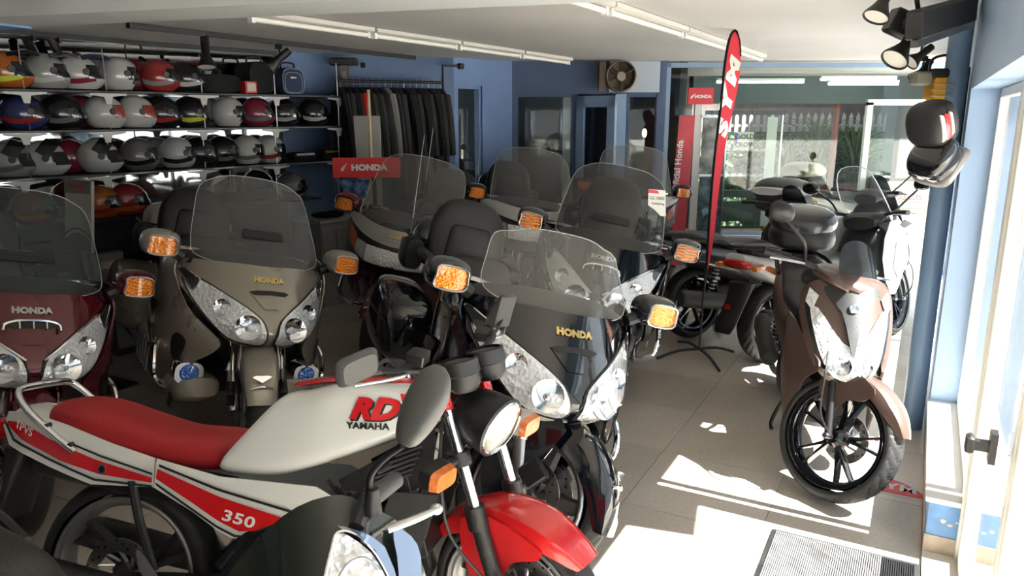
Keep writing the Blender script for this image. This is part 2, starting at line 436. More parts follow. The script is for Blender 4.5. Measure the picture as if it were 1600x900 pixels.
# ---- left walls
A0 = Vector((-3.66, 5.36, 0)); dW = Vector((.63, .777, 0)); nW = Vector((.777, -.63, 0))    # wall behind the helmets; nW into the room
def sw_(s, off=0.0, z=0.0): return A0 + dW * s + nW * off + Vector((0, 0, z))
w1 = wallseg(MB(), sw_(-7.5), sw_(2.40), 0, CEIL, .12, 1); struct('wall_left', w1, mat('mirror_surround', (.03, .032, .036), .6))
mirror = mat('mirror', (.78, .82, .82), .02, 1.0)
mp_ = MB(); s0 = -6.9
mroot = None
for i in range(7):
    a = s0 + i * 1.32; p = MB()
    c = sw_(a + .655, .012, 1.70); p.box(c, (1.31, .012, 1.2), Matrix.Rotation(math.atan2(dW.y, dW.x), 3, 'Z'))
    if mroot is None:
        mroot = p.build('mirror_wall', mirror); tag(mroot, 'mirror panels behind the helmet shelves', 'mirror')
    else: p.build('mirror_pane', mirror, mroot)
c437 = sw_(2.40)
W2a = Vector((-1.81, 7.64, 0)); W2b = Vector((-.60, 8.07, 0)); W3b = Vector((0.0, 8.58, 0)); W4b = Vector((5.4, 8.45, 0))
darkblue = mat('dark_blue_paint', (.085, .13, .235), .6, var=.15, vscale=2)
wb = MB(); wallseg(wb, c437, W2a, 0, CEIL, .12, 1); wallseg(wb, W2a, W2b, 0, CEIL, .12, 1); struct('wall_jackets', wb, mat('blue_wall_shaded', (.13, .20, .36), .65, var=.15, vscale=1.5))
def onseg(px, a, b):
    k_ = (px - 800) / FPX
    best = None
    for i in range(400):
        t = -.2 + 1.4 * i / 399; p = a.lerp(b, t); zc = p.y * math.cos(PIT) + .25
        e = abs(p.x / zc - k_)
        if best is None or e < best[0]: best = (e, t)
    return a.lerp(b, best[1])
def Z(py, Y): return Q(800, py, Y).z
w3 = MB(); pA = onseg(717, W2b, W3b); pB = onseg(755, W2b, W3b); zt = Z(134, 8.2)
wallseg(w3, W2b, pA, 0, CEIL); wallseg(w3, pA, pB, zt, CEIL); wallseg(w3, pB, W3b, 0, CEIL); wallseg(w3, pA, pB, 0, .5)
struct('wall_back_left', w3, wallblue)
def wframe(name, a, b, z0, z1, m, w_=.03, glass=True, gm=None, depth=.05, off=.045):
    d = (b - a).normalized(); nn = Vector((d.y, -d.x, 0)); f = MB(); L = (b - a).length; c = (a + b) / 2 - nn * off
    rot = Matrix.Rotation(math.atan2(d.y, d.x), 3, 'Z'); zc = (z0 + z1) / 2
    f.box((*(a + d * w_ / 2 - nn * off)[:2], zc), (w_, depth, z1 - z0), rot); f.box((*(b - d * w_ / 2 - nn * off)[:2], zc), (w_, depth, z1 - z0), rot)
    f.box((*c[:2], z0 + w_ / 2), (L, depth, w_), rot); f.box((*c[:2], z1 - w_ / 2), (L, depth, w_), rot)
    o = struct(name, f, m)
    if glass: MB().box((*c[:2], zc), (L - .01, .006, z1 - z0 - .01), rot).build('pane', gm or pane, o)
    return o
wframe('window_4', pA, pB, .5, zt, wallblue, gm=clearpane)
# back wall W3b -> W4b
def bp(px): return onseg(px, W3b, W4b)
zo = Z(147, 8.5)
w4 = MB()
cuts = [(803, 894), (900, 950), (972, 1021)]
wallseg(w4, W3b, bp(1024), zo, CEIL); wallseg(w4, W3b, bp(804), 0, zo); wallseg(w4, bp(893), bp(898), 0, zo); wallseg(w4, bp(1020), bp(1031), 0, CEIL)
wallseg(w4, bp(804), bp(893), 0, .55); wallseg(w4, bp(972), bp(1021), 0, .5)
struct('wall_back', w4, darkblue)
wframe('window_5', bp(804), bp(893), .55, zo, darkblue, gm=clearpane)
wframe('window_6', bp(974), bp(1021), .5, zo, darkblue, gm=clearpane)
# white infill panel round the fan
fp = wallseg(MB(), bp(945), bp(1022), zo + .02, CEIL - .005, .02, -1); struct('trim_6', fp, mat('pale_blue_panel', (.50, .57, .66), .6))
# half-open blue door
hinge = bp(898) + Vector((0, -.02, 0)); dd = MB(); de = bp(950) + Vector((.0, -.35, 0))
dv = (de - hinge); L = dv.length; rot = Matrix.Rotation(math.atan2(dv.y, dv.x), 3, 'Z'); dn = dv.normalized()
for (a, b, z0, z1) in ((0, .10, 0, zo - .02), (L - .10, L, 0, zo - .02), (0, L, zo - .14, zo - .02), (0, L, 0, .3)):
    c = hinge + dn * (a + b) / 2; dd.box((c.x, c.y, (z0 + z1) / 2), (b - a, .04, z1 - z0), rot)
do = struct('door_2', dd, mat('door_blue', (.28, .40, .58), .5))
c = hinge + dn * L / 2; MB().box((c.x, c.y, zo / 2 + .1), (L - .18, .008, zo - .42), rot).build('pane', glassmat('dark_glass', (.45, .5, .55), .1, (.1, .12, .15)), do)
jb = MB(); wallseg(jb, bp(957), bp(973), 0, zo, .08, -1); struct('trim_7', jb, lightblue)
# big glazed front of the next showroom
zs = Z(418, 8.45)
g0, g1 = bp(1031), W4b
zt2 = CEIL - .02
wframe('window_7', g0, g1, .42, zt2, mat('window_frame_blue', (.25, .36, .52), .5), .05, gm=clearpane)
lb = wallseg(MB(), g0, g1, .06, .42, .14, 1); struct('trim_8', lb, lightblue)
lb = wallseg(MB(), g0, g1, 0, .06, .16, 1); struct('baseboard_back', lb, mat('beige_skirting'))
lb = wallseg(MB(), g0, g1, .40, .43, .2, 1); struct('trim_9', lb, whitewall)

# ---- rooms beyond
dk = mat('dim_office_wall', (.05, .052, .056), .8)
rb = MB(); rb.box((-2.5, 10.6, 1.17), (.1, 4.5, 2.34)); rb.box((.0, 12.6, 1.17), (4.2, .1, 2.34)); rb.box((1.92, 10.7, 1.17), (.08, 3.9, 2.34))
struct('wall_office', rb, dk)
c_ = MB(); c_.box((.72, 10.2, 1.3), (.10, .10, 2.0)); tag(c_.build('curtain', whitewall), 'pale curtain strip seen in the dark office window', 'curtain')
oc = MB(); oc.loft([(0, .3, 9.6, .02, .02, 2), (.45, .3, 9.6, .03, .03, 2), (.48, .3, 9.6, .24, .24, 3), (.55, .3, 9.6, .25, .25, 3)], axis='z'); oc.loft([(.55, .3, 9.82, .22, .03, 3), (.9, .3, 9.86, .24, .04, 3), (1.2, .3, 9.88, .2, .03, 3)], axis='z')
tag(oc.build('office_chair', black), 'black high-backed chair in the dark office window', 'chair')
oc = MB(); oc.loft([(0, -.62, 9.3, .02, .02, 2), (.45, -.62, 9.3, .03, .03, 2), (.48, -.62, 9.3, .24, .24, 3), (.55, -.62, 9.3, .25, .25, 3)], axis='z'); oc.loft([(.55, -.62, 9.5, .24, .03, 3), (1.1, -.62, 9.56, .26, .04, 3), (1.38, -.62, 9.58, .2, .03, 3)], axis='z')
tag(oc.build('office_chair', black), 'black chair seen through the narrow window by the jackets', 'chair')
lp = thing('wall_lamp', 'small warm oval lamp glowing in the office window', 'lamp', Q(1007, 208, 9.6))
MB().ell((0, 0, 0), (.03, .02, .055)).build('bulb', mat('warm_bulb', (1, .75, .35), emit=4.0), lp); MB().cyl((0, 0, -.05), (0, 0, -.22), .012).build('stem', gold, lp)
# neighbouring showroom: warm dark board, far glazing, tubes
rb = MB(); rb.box((2.35, 12.0, 1.17), (.85, .08, 2.34)); struct('wall_far', rb, mat('brown_board', (.23, .17, .11), .7, var=.2))
ff = MB(); ff.box((4.8, 12.0, 2.18), (4.2, .08, .34)); ff.box((4.8, 11.97, 1.98), (4.2, .03, .1)); ff.box((4.8, 12.0, .3), (4.2, .08, .6)); struct('wall_far_fascia', ff, mat('dark_green_fascia', (.035, .062, .056), .5))
def tubelight(x0, x1, y, z, label, lit=True):
    t = thing('fluorescent_light', label, 'light', ((x0 + x1) / 2, y, z), group=None); h = (x1 - x0) / 2
    MB().box((0, 0, .03), (2 * h, .06, .035)).build('batten', whitewall, t)
    MB().cyl((-h, 0, 0), (h, 0, 0), .016).build('tube', mat('lit_tube', (.9, .95, 1), emit=9.0), t)
tubelight(*[Q(p, 127, 11.2).x for p in (1120, 1256)], 11.2, Q(1200, 128, 11.2).z, 'lit fluorescent tube in next showroom, left one')
tubelight(*[Q(p, 125, 11.2).x for p in (1282, 1400)], 11.2, Q(1340, 124, 11.2).z, 'lit fluorescent tube in next showroom, right one, rear')
tubelight(*[Q(p, 125, 10.6).x for p in (1295, 1404)], 10.6, Q(1340, 131, 10.6).z, 'lit fluorescent tube in next showroom, right one, front')
# garden beyond
leaf = mat('strap_leaf', (.06, .13, .04), .5, var=.5, vscale=3); leaf2 = mat('pale_leaf', (.22, .27, .12), .5, var=.3)
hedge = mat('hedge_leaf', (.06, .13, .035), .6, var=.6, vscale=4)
for i, (px, py, nb, hh, lab) in enumerate(((1225, 262, 46, .9, 'clump of dark strap leaves left of the red post'), (1275, 262, 70, 1.25, 'tall clump of pale strap leaves left of the red post, nearest it'), (1335, 262, 60, 1.1, 'clump of strap leaves between red post and white door frame'), (1400, 262, 50, .8, 'clump of leaves seen through the white door frame'))):
    b0 = Q(px, py, 13.6 + .2 * (i % 2)); t = thing('leafy_plant', lab, 'plant', (b0.x, b0.y, .55))
    for q, mm in ((0, leaf), (1, leaf2)):
        m_ = MB()
        for j in range(nb):
            a = random.uniform(0, 6.28); sp = random.uniform(.15, .75) * hh; h_ = hh * random.uniform(.5, 1.0); w_ = .022
            rows = []
            for s_ in range(6):
                tt = s_ / 5; rr = sp * tt ** 1.3; zz = h_ * (math.sin(tt * 2.1)) * .95
                p = Vector((rr * math.cos(a), rr * math.sin(a) * .5, zz)); sd_ = Vector((-math.sin(a), math.cos(a), .3)) * w_ * (1 - tt * .9)
                rows.append([p - sd_, p + Vector((0, 0, -.006)), p + sd_])
            m_.sheet(rows)
        m_.build('foliage', mm, t, kind='stuff')
    MB().loft([(0, 0, 0, .22, .18, 2.5), (.25, 0, 0, .28, .2, 2.5)], axis='z').build('planter', mat('terracotta', (.3, .12, .07), .8), t).location = (0, 0, -.25)
hg = MB()
for i in range(6500):
    c = Vector((random.uniform(2.6, 7.6), random.uniform(14.2, 14.8), random.uniform(.1, 1.42))); a = random.uniform(0, 6.28); b = random.uniform(-.8, .8); w_ = random.uniform(.03, .06)
    d1 = Vector((math.cos(a), math.sin(a) * .4, b)).normalized() * w_; d2 = Vector((-math.sin(a), .3, math.cos(a))).normalized() * w_ * .6
    hg.add([c - d1, c + d2, c + d1, c - d2], [(0, 1, 2, 3)])
struct('wall_hedge_shade_board', MB().box((5.1, 14.95, .72), (5.4, .08, 1.44)), mat('hedge_shade', (.012, .02, .01), .9))  # added dark board; its colour stands in for shade inside the hedge
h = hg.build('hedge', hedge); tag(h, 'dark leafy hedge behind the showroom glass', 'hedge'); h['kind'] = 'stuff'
fn = thing('picket_fence', 'white picket fence behind the hedge', 'fence', (5.2, 15.2, 0))
fm = mat('fence_white', (.42, .42, .41), .6)
MB().box((0, 0, 1.55), (5.6, .03, .05)).build('rail', fm, fn)
pk = MB().add([(-.035, 0, .4), (.035, 0, .4), (.035, 0, 1.72), (0, 0, 1.80), (-.035, 0, 1.72), (-.035, .02, .4), (.035, .02, .4), (.035, .02, 1.72), (0, .02, 1.80), (-.035, .02, 1.72)], [(0, 1, 2, 3, 4), (9, 8, 7, 6, 5), (0, 5, 6, 1), (1, 6, 7, 2), (2, 7, 8, 3), (3, 8, 9, 4), (4, 9, 5, 0)]).mesh('picket'); pk.materials.append(fm)
for i in range(40):
    o = bpy.data.objects.new('picket', pk); C.objects.link(o); o.parent = fn; o.location = (-2.75 + i * .14, -.03, 0)
rw = MB(); rw.box((7.9, 14.5, 3.2), (.12, 7.0, 6.4)); rw.box((1.9, 14.6, 1.3), (.12, 5.0, 2.6)); rw.box((6.4, 11.6, 1.17), (.12, 3.0, 2.34)); struct('wall_sun_block', rw, mat('sun_block_grey', (.16, .17, .16), .8))  # walls added to keep the sun off the garden and next room
gb = MB().box((5.5, 17.4, 1.9), (9, .3, 3.8)); struct('wall_across_street', gb, mat('house_across', (.16, .13, .12), .8, var=.3))
rp = Q(1305, 200, 12.6); tag(MB().cyl((rp.x, 12.6, 0), (rp.x, 12.6, 2.3), .05).build('post', mat('rust_red_post', (.25, .06, .035), .6)), 'rust red round post among the plants', 'post')
# white door frame in the far glazing
wf = MB(); x0 = Q(1355, 200, 9.6).x; x1 = Q(1476, 200, 9.6).x; zt3 = Z(160, 9.6)
for x in (x0, x1): wf.box((x, 9.6, zt3 / 2), (.07, .06, zt3))
wf.box(((x0 + x1) / 2, 9.6, zt3), (x1 - x0 + .07, .06, .07)); wfo = struct('door_3', wf, whitepaint)
MB().box(((x0 + x1) / 2, 9.62, zt3 / 2), (x1 - x0, .006, zt3)).build('pane', clearpane, wfo)
# cream slatted counter with red letters
sc = thing('slatted_counter', 'cream slatted counter front with red letters, right of the far plants', 'counter', (Q(1415, 310, 9.4).x, 9.4, 0))
cm = mat('cream_slats', (.72, .72, .62), .5)
zz1 = Z(283, 9.4)
for i in range(8):
    z_ = zz1 - .04 - i * .085
    if z_ > .05: MB().box((0, 0, z_), (.86, .05, .078), bev=.006).build('slat', cm, sc)
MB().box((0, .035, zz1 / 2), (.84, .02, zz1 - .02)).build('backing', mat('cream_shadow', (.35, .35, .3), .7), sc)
text('OCASELLES', .075, mat('red_letters', (.6, .03, .03), .5), sc, lambda a, b: (a - .02, -.032, zz1 - .205 + b), bold=.002)
yc = MB().box((4.6, 8.95, .30), (1.6, .5, .6)); tag(yc.build('display_plinth', mat('cream_paint', (.78, .74, .58), .6)), 'low cream plinth behind the glass beside the blue pipe', 'plinth')
# glass cabinet + number plate
gc = thing('glass_cabinet', 'glass display cabinet in next showroom with dark top', 'cabinet', (Q(1155, 300, 9.3).x, 9.3, 0))
zc1 = Z(176, 9.3)
MB().box((0, 0, zc1), (.85, .4, .05)).build('top', black, gc)
for z_ in (.45, .75, 1.05, 1.35): MB().box((0, 0, z_), (.8, .36, .012)).build('shelf', glassmat('shelf_glass', (.75, .9, .85), .12, (.6, .7, .65)), gc)
for x in (-.4, .4):
    for y in (-.18, .18): MB().box((x, y, zc1 / 2), (.02, .02, zc1)).build('post', steel, gc)
MB().box((.28, -.19, zc1 / 2 + .2), (.12, .01, zc1 - .5)).build('frosted_strip', mat('frosted', (.55, .6, .55), .6), gc)
MB().box((0, 0, .12), (.85, .4, .24)).build('base', darkgrey, gc)
npx = Q(1162, 220, 8.74)
npl = thing('number_plate', 'white plate lettered GOLD CROW behind the red flag', 'plate', (npx.x, 8.74, npx.z), pitch=0)
MB().box((0, 0, 0), (.22, .01, .20)).build('plate', mat('plate_white', (.75, .75, .7), .4), npl); MB().box((-.09, -.007, .02), (.03, .004, .13)).build('blue_band', mat('eu_blue', (.02, .06, .4)), npl)
text('GOLD', .072, black, npl, lambda a, b: (a + .012, -.008, b + .045), bold=.002); text('CROW', .072, black, npl, lambda a, b: (a + .012, -.008, b - .045), bold=.002)
MB().box((0, .06, -.12), (.4, .2, .012)).build('ledge', black, npl)

# ---- back and left end of the room behind the camera: shop front, left part closed against the light
bw = MB()
for x in (-7.0, -5.0, -3.0, -1.0, .8): bw.box((x, -3.2, CEIL / 2), (.12, .16, CEIL))
bw.box((-5.1, -3.2, CEIL / 2), (7.2, .16, CEIL)); bw.box((-8.6, -1.8, CEIL / 2), (.16, 2.8, CEIL)); bw.box((-3.0, -3.2, 2.24), (8.2, .16, .2)); bw.box((-3.0, -3.2, .12), (8.2, .16, .24)); struct('wall_front', bw, lightblue)  # unseen left stretch made solid to darken the room's left side
# beam, tubes, rails
b0 = G(0, 44, 2.20); b1 = G(900, 5, 2.20); dB = (b1 - b0).normalized(); nB = Vector((dB.y, -dB.x, 0))
bc = (b0 - dB * 1.2 + b1 + dB * 2.2) / 2 + nB * .17; L = (b1 - b0).length + 3.4
struct('trim_10', MB().box((bc.x, bc.y, 2.27), (L, .34, .14), Matrix.Rotation(math.atan2(dB.y, dB.x), 3, 'Z')), mat('beam_paint', (.58, .61, .62), .65))
bl = b0 - dB * .02 + nB * .17; struct('trim_11', MB().box((bl.x - .2, bl.y + .06, 2.265), (.86, .36, .150), Matrix.Rotation(math.atan2(dB.y, dB.x), 3, 'Z')), wallblue)
tubew = mat('unlit_tube', (.80, .78, .74), .3); fixw = mat('batten_white', (.62, .60, .57), .5)
def batten(p0, p1, n_, lab):
    for i in range(n_):
        a = p0.lerp(p1, i / n_); b = p0.lerp(p1, (i + 1) / n_); d = (b - a); L = d.length - .03
        t = thing('ceiling_tube_light', lab[i], 'light', (a + b) / 2, math.atan2(d.y, d.x), 'unlit tube lights on the ceiling')
        MB().box((0, 0, -.018), (L, .10, .034), bev=.006).build('batten', fixw, t)
        MB().cyl((-L / 2 + .03, 0, -.052), (L / 2 - .03, 0, -.052), .0155).build('tube', tubew, t)
        for sx in (-1, 1): MB().box((sx * (L / 2 - .02), 0, -.05), (.025, .034, .045)).build('end_cap', whitewall, t)
batten(G(385, 28, 2.29).xyz + Vector((0, 0, .05)), G(890, 98, 2.29) + Vector((0, 0, .05)), 4, ['unlit ceiling tube light, nearest of left row', 'unlit ceiling tube light, second of left row', 'unlit ceiling tube light, third of left row', 'unlit ceiling tube light, farthest of left row by blue wall'])
batten(G(893, 0, 2.29) - U * .9 + Vector((0, 0, .05)), G(1190, 93, 2.29) + Vector((0, 0, .05)), 4, ['unlit ceiling tube light at top edge, nearest of right row', 'unlit ceiling tube light, second of right row', 'unlit ceiling tube light, third of right row', 'unlit ceiling tube light, farthest of right row behind red flag'])
b = G(205, 4, 2.29); batten(b - U * 1.2 + Vector((0, 0, .05)), b + Vector((0, 0, .05)), 1, ['unlit ceiling tube light at top left before the beam'])
r0, r1 = G(200, 42, 2.31), G(648, 92, 2.31)
def rail(a, b, lab):
    d = b - a; m = MB().box((a + b) / 2 + Vector((0, 0, .01)), (d.length, .035, .035), Matrix.Rotation(math.atan2(d.y, d.x), 3, 'Z'))
    return tag(m.build('light_rail', black), lab, 'rail')
rail(r0, r1, 'black ceiling light rail, front one above the helmets')
q0, q1 = G(-60, 45, 2.31), G(462, 92, 2.31)
rail(q0, q1, 'black ceiling light rail, rear one close to the mirror')
def spot(loc, aim, lab, sc=1.0, face=True):
    """spotlight: bracket up to z=0 at loc, conical shade along aim"""
    t = thing('spotlight', lab, 'spotlight', loc); aim = Vector(aim).normalized()
    MB().box((0, 0, -.02 * sc), (.05 * sc, .03 * sc, .04 * sc)).build('adaptor', black, t)
    c = Vector((0, 0, -.11 * sc))
    a = MB(); a.tube([(0, 0, -.03 * sc), (0, .015 * sc, -.07 * sc), tuple(c)], .008 * sc); a.build('bracket', black, t)
    m = MB(); m.lathe([(.001, -.10), (.028, -.10), (.030, -.06), (.028, .02), (.045, .06), (.066, .10), (.068, .112), (.062, .112), (.058, .10), (.001, .085)], (0, 0, 0), aim, 24)
    m.v = [v * sc for v in m.v]; sh = m.move(Matrix.Translation(c)).build('shade', black, t)
    MB().lathe([(.001, .106), (.060, .104)], (0, 0, 0), aim, 24).move(Matrix.Translation(c) @ Matrix.Scale(sc, 4)).build('lamp_face', mat('lamp_face_white', (.75, .73, .68), .3), sh)
def onrail(a, b, px):
    return onseg(px, a, b)
rl = [(r0, r1, 350, (.1, -.25, -1), 'black spotlight hanging on front rail, left one'), (r0, r1, 457, (-.7, -.3, -.6), 'black spotlight hanging on front rail above blue bag'),
      (q0, q1, 98, (.5, -.1, -1), 'black spotlight on rear rail above top shelf, leftmost'), (q0, q1, 134, (.3, .3, -1), 'black spotlight on rear rail, second from left'), (q0, q1, 251, (.8, .1, -.8), 'black spotlight on rear rail above red helmet')]
for a, b, px, aim, lab in rl:
    p = onrail(a, b, px); p.z = 2.31; spot(p, aim, lab)
# ============================================================ FURNISHINGS
def spos(px, z, off=.22):
    """point along the helmet shelves seen at pixel column px"""
    k_ = (px - 800) / FPX; best = None
    for i in range(600):
        s_ = -1.5 + 5.5 * i / 599; p = sw_(s_, off); e = abs(p.x / (p.y * math.cos(PIT) + (1.78 - z) * math.sin(PIT)) - k_)
        if best is None or e < best[0]: best = (e, s_)
    p = sw_(best[1], off, z); return p
SH = [1.945, 1.672, 1.355, 1.02]
rotW = math.atan2(dW.y, dW.x)
shelfm = mat('shelf_black', (.02, .018, .02), .35, coat=.3); brk = mat('bracket_white', (.62, .62, .60), .5)
for si, (z, lab, s1) in enumerate(zip(SH, ('top dark helmet shelf', 'middle dark helmet shelf', 'third dark helmet shelf', 'lowest dark shelf under the helmets'), (3.05, 3.05, 3.05, 2.5))):
    t = thing('helmet_shelf', lab + ' along the mirror', 'shelf', sw_(0, .2, z - .012), rotW, 'helmet shelves')
    MB().box(((s1 - 3.2) / 2, 0, 0), (s1 + 3.2, .40, .018), bev=.003).build('board', shelfm, t)
    if si < 3:
        for px in (22, 150, 298, 412, 509):
            x = (spos(px, z) - sw_(0, .2, z)).dot(dW)
            m = MB(); pts = [(-.13, -.01), (.13, -.01), (.13, -.02), (.03, -.035), (.018, -.085), (-.018, -.085), (-.03, -.035), (-.13, -.02)]
            m.panel(pts, lambda a, b, x=x: (x + a, -.205, b), .05)
            m.build('bracket', brk, t, solid=.012)
            if si != 2 or px > 300: MB().cyl((x, -.19, -.32), (x, -.19, .3 if si == 0 else 0), .004, n=6).build('hanging_wire', steel, t)

visor_m = mat('dark_visor', (.015, .016, .02), .08, coat=1.0); lining = mat('helmet_lining', (.02, .018, .018), .9)
def helm_base(kind):
    t = thing('helmet', 'proto', 'helmet')
    vs = []; n, m = 24, 16
    def P(az, el, s_=1.0):
        x = math.cos(el) * math.cos(az); y = math.cos(el) * math.sin(az); z = math.sin(el)
        rx = .150 if x > 0 else .138
        if kind != 'open' and z < .1 and x > 0: rx += .035 * min(1, (.1 - z) * 2.2) * (1.5 if kind == 'cross' else 1)
        return Vector((x * rx * s_, y * .122 * s_, z * .132 * s_ + .132 * .86))
    rows = []
    for i in range(m + 1):
        el = math.pi / 2 - (math.pi / 2 + math.asin(.84)) * i / m
        rows.append([P(2 * math.pi * j / n, el) for j in range(n + 1)])
    sh = MB().sheet(rows)
    if kind == 'open':
        sh.f = [f for f in sh.f if not (sum((sh.v[i].x for i in f)) / 4 > .075 and sum((sh.v[i].z for i in f)) / 4 < .155)]
    sh.build('shell', whitepaint, t, solid=.006, off=-1)
    MB().ell((0, 0, .10), (.118, .102, .098), 16, 10).build('lining', lining, t)
    up = 1.0 if kind == 'flip' else 0.0
    rows = []
    for i in range(7):
        el = R(-14 + 40 * i / 6); rows.append([P(R(-76 + 152 * j / 14), el, 1.025) for j in range(15)])
    vz = MB().sheet(rows)
    if up:
        vz.v = [Matrix.Translation((.0, 0, .11)) @ Matrix.Rotation(R(-52), 4, 'Y') @ Matrix.Translation((0, 0, -.11)) @ v * 1.0 for v in vz.v]
        ey = MB().sheet([[P(R(-64 + 128 * j / 14), R(-16 + 40 * i / 6), 1.008) for j in range(15)] for i in range(7)]); ey.build('eye_opening', lining, t)
    vz.build('visor', visor_m, t, solid=.003)
    for sy in (-1, 1): MB().cyl((.03, sy * .120, .125), (.03, sy * .130, .125), .024, .02, n=14).build('visor_pivot', darkgrey, t)
    if kind == 'cross':
        pk_ = MB().sheet([[Vector((.02 + .19 * a, b * (.10 - .03 * a), .235 + .02 * math.sin(a * 2.6) - .03 * b * b)) for b in [x / 4 - 1 for x in range(9)]] for a in [x / 6 for x in range(7)]])
        pk_.build('peak', darkgrey, t, solid=.005)
    # side graphics
    g = MB()
    for sy in (-1, 1):
        g.sheet([[P(sy * R(60 + 95 * j / 10), R(-22 - 10 * math.sin(j / 10 * 3) + 16 * i / 3), 1.012) for j in range(11)] for i in range(4)])
    g.build('stripe', darkgrey, t, solid=.001)
    g = MB()
    g.sheet([[P(R(-26 + 52 * i / 4), R(34 + 80 * j / 8), 1.012) for j in range(9)] for i in range(5)]); g.build('crown_patch', darkgrey, t, solid=.001)
    MB().tube([P(2 * math.pi * j / 16, -math.asin(.82), 1.0) for j in range(16)], .006, 6, 2, True).build('rim_trim', black, t)
    return t
protos = {k_: helm_base(k_) for k_ in ('full', 'flip', 'open', 'cross')}
used = set()
HC = {'white': (.44, .44, .43), 'black': (.012, .012, .014), 'red': (.28, .025, .025), 'grey': (.13, .13, .13), 'yellow': (.50, .55, .05), 'orange': (.36, .10, .02), 'silver': (.27, .27, .27), 'blue': (.02, .03, .10), 'maroon': (.2, .02, .04)}
def hm(c): return mat('helmet_' + c, HC[c], .22, coat=.7)
def helmet(px, z, kind, c1, c2, c3, label, yaw=0.0, off=.285, grp='helmets on the mirror shelves'):
    p = spos(px, z, off); p.z = z - .002
    rz = rotW - R(8) + yaw + random.uniform(-.08, .08)
    h = dup(protos[kind], p, rz, label, grp)
    for ch in h.children:
        nm = ch.name.split('.')[0]
        if nm == 'shell': recolor(ch, hm(c1))
        if nm == 'visor' and 'red visor' in label: recolor(ch, mat('red_visor', (.30, .05, .035), .15, coat=.8))
        if nm in ('stripe',): recolor(ch, hm(c2))
        if nm in ('crown_patch', 'peak'): recolor(ch, hm(c3))
    return h
rows_ = [
 (0, [(8, 'cross', 'orange', 'yellow', 'black', 'orange and yellow off-road helmet, first on top shelf'), (72, 'cross', 'silver', 'white', 'grey', 'silver off-road helmet with red patch, second on top shelf'), (122, 'cross', 'white', 'maroon', 'blue', 'white, purple and red peaked helmet on top shelf'),
      (186, 'open', 'white', 'white', 'white', 'plain white full helmet with open visor on top shelf'), (249, 'full', 'red', 'silver', 'maroon', 'red and silver helmet on top shelf under a spotlight'), (292, 'cross', 'black', 'white', 'maroon', 'black and white helmet beside the black bag on top shelf')]),
 (1, [(38, 'full', 'blue', 'red', 'black', 'dark helmet with red and white flashes, first on middle shelf'), (98, 'full', 'black', 'grey', 'maroon', 'black helmet with grey tribal lines on middle shelf'), (163, 'full', 'white', 'white', 'black', 'white helmet with red visor on middle shelf, left of two'), (213, 'full', 'white', 'white', 'black', 'white helmet with red visor on middle shelf, right of two'),
      (253, 'full', 'black', 'red', 'black', 'black helmet with small red marks on middle shelf'), (299, 'full', 'black', 'yellow', 'silver', 'black helmet with acid yellow stripes on middle shelf'), (357, 'open', 'white', 'white', 'white', 'small white open-face helmet on middle shelf'), (402, 'full', 'maroon', 'grey', 'black', 'dark maroon helmet on middle shelf right of the white one'), (442, 'full', 'black', 'silver', 'grey', 'black and silver helmet on middle shelf, by bracket'), (488, 'full', 'black', 'white', 'red', 'black helmet with white scribbles, last on middle shelf')]),
 (2, [(14, 'flip', 'silver', 'grey', 'silver', 'silver flip-front helmet, first on third shelf'), (70, 'flip', 'white', 'white', 'yellow', 'white flip-front helmet with raised chin on third shelf, left'), (155, 'flip', 'white', 'white', 'maroon', 'white flip-front helmet with raised chin on third shelf, centre'), (218, 'full', 'grey', 'black', 'red', 'dark grey helmet with red top on third shelf'), (276, 'full', 'white', 'black', 'white', 'white helmet with black slashes on third shelf'),
      (312, 'full', 'black', 'black', 'black', 'small black helmet on third shelf beside black-slashed white one'), (347, 'open', 'black', 'grey', 'black', 'black open-face helmet on third shelf'), (388, 'open', 'white', 'grey', 'silver', 'small white open-face helmet on third shelf, left of pair'), (421, 'open', 'white', 'red', 'white', 'small white open-face helmet on third shelf, right of pair')]),
 (3, [(55, 'full', 'maroon', 'orange', 'grey', 'brown and orange helmet on lowest shelf left of poster stand'), (200, 'full', 'red', 'orange', 'black', 'red and orange helmet on lowest shelf right of poster stand'), (158, 'full', 'orange', 'red', 'maroon', 'dark orange helmet on lowest shelf just behind poster stand'), (455, 'full', 'grey', 'black', 'silver', 'grey helmet on lowest shelf near the grey counter')]),
]
for ri, row in rows_:
    for (px, kind, c1, c2, c3, lab) in row:
        helmet(px, SH[ri], kind, c1, c2, c3, lab, yaw=-.25 if kind == 'flip' else .0)
        used.add(kind)
bk = ('grey', 'black', 'silver', 'maroon', 'black', 'grey')
for ri, pxs in ((0, (38, 100, 158, 215, 270)), (1, (10, 70, 128, 190, 235, 325, 380)), (2, (42, 112, 180, 245, 330, 400))):
    for j, px in enumerate(pxs):
        cc = bk[(j + ri) % 6]
        helmet(px, SH[ri], 'full', cc, bk[(j + 2) % 6], bk[(j + 3) % 6], '%s helmet in the back row of the %s shelf, %s along' % (cc, ('top', 'middle', 'third')[ri], ('first', 'second', 'third', 'fourth', 'fifth', 'sixth', 'seventh')[j]), off=.14, yaw=.2)
for p in protos.values():
    for ch in list(p.children):
        for g_ in list(ch.children): bpy.data.objects.remove(g_)
        bpy.data.objects.remove(ch)
    bpy.data.objects.remove(p)

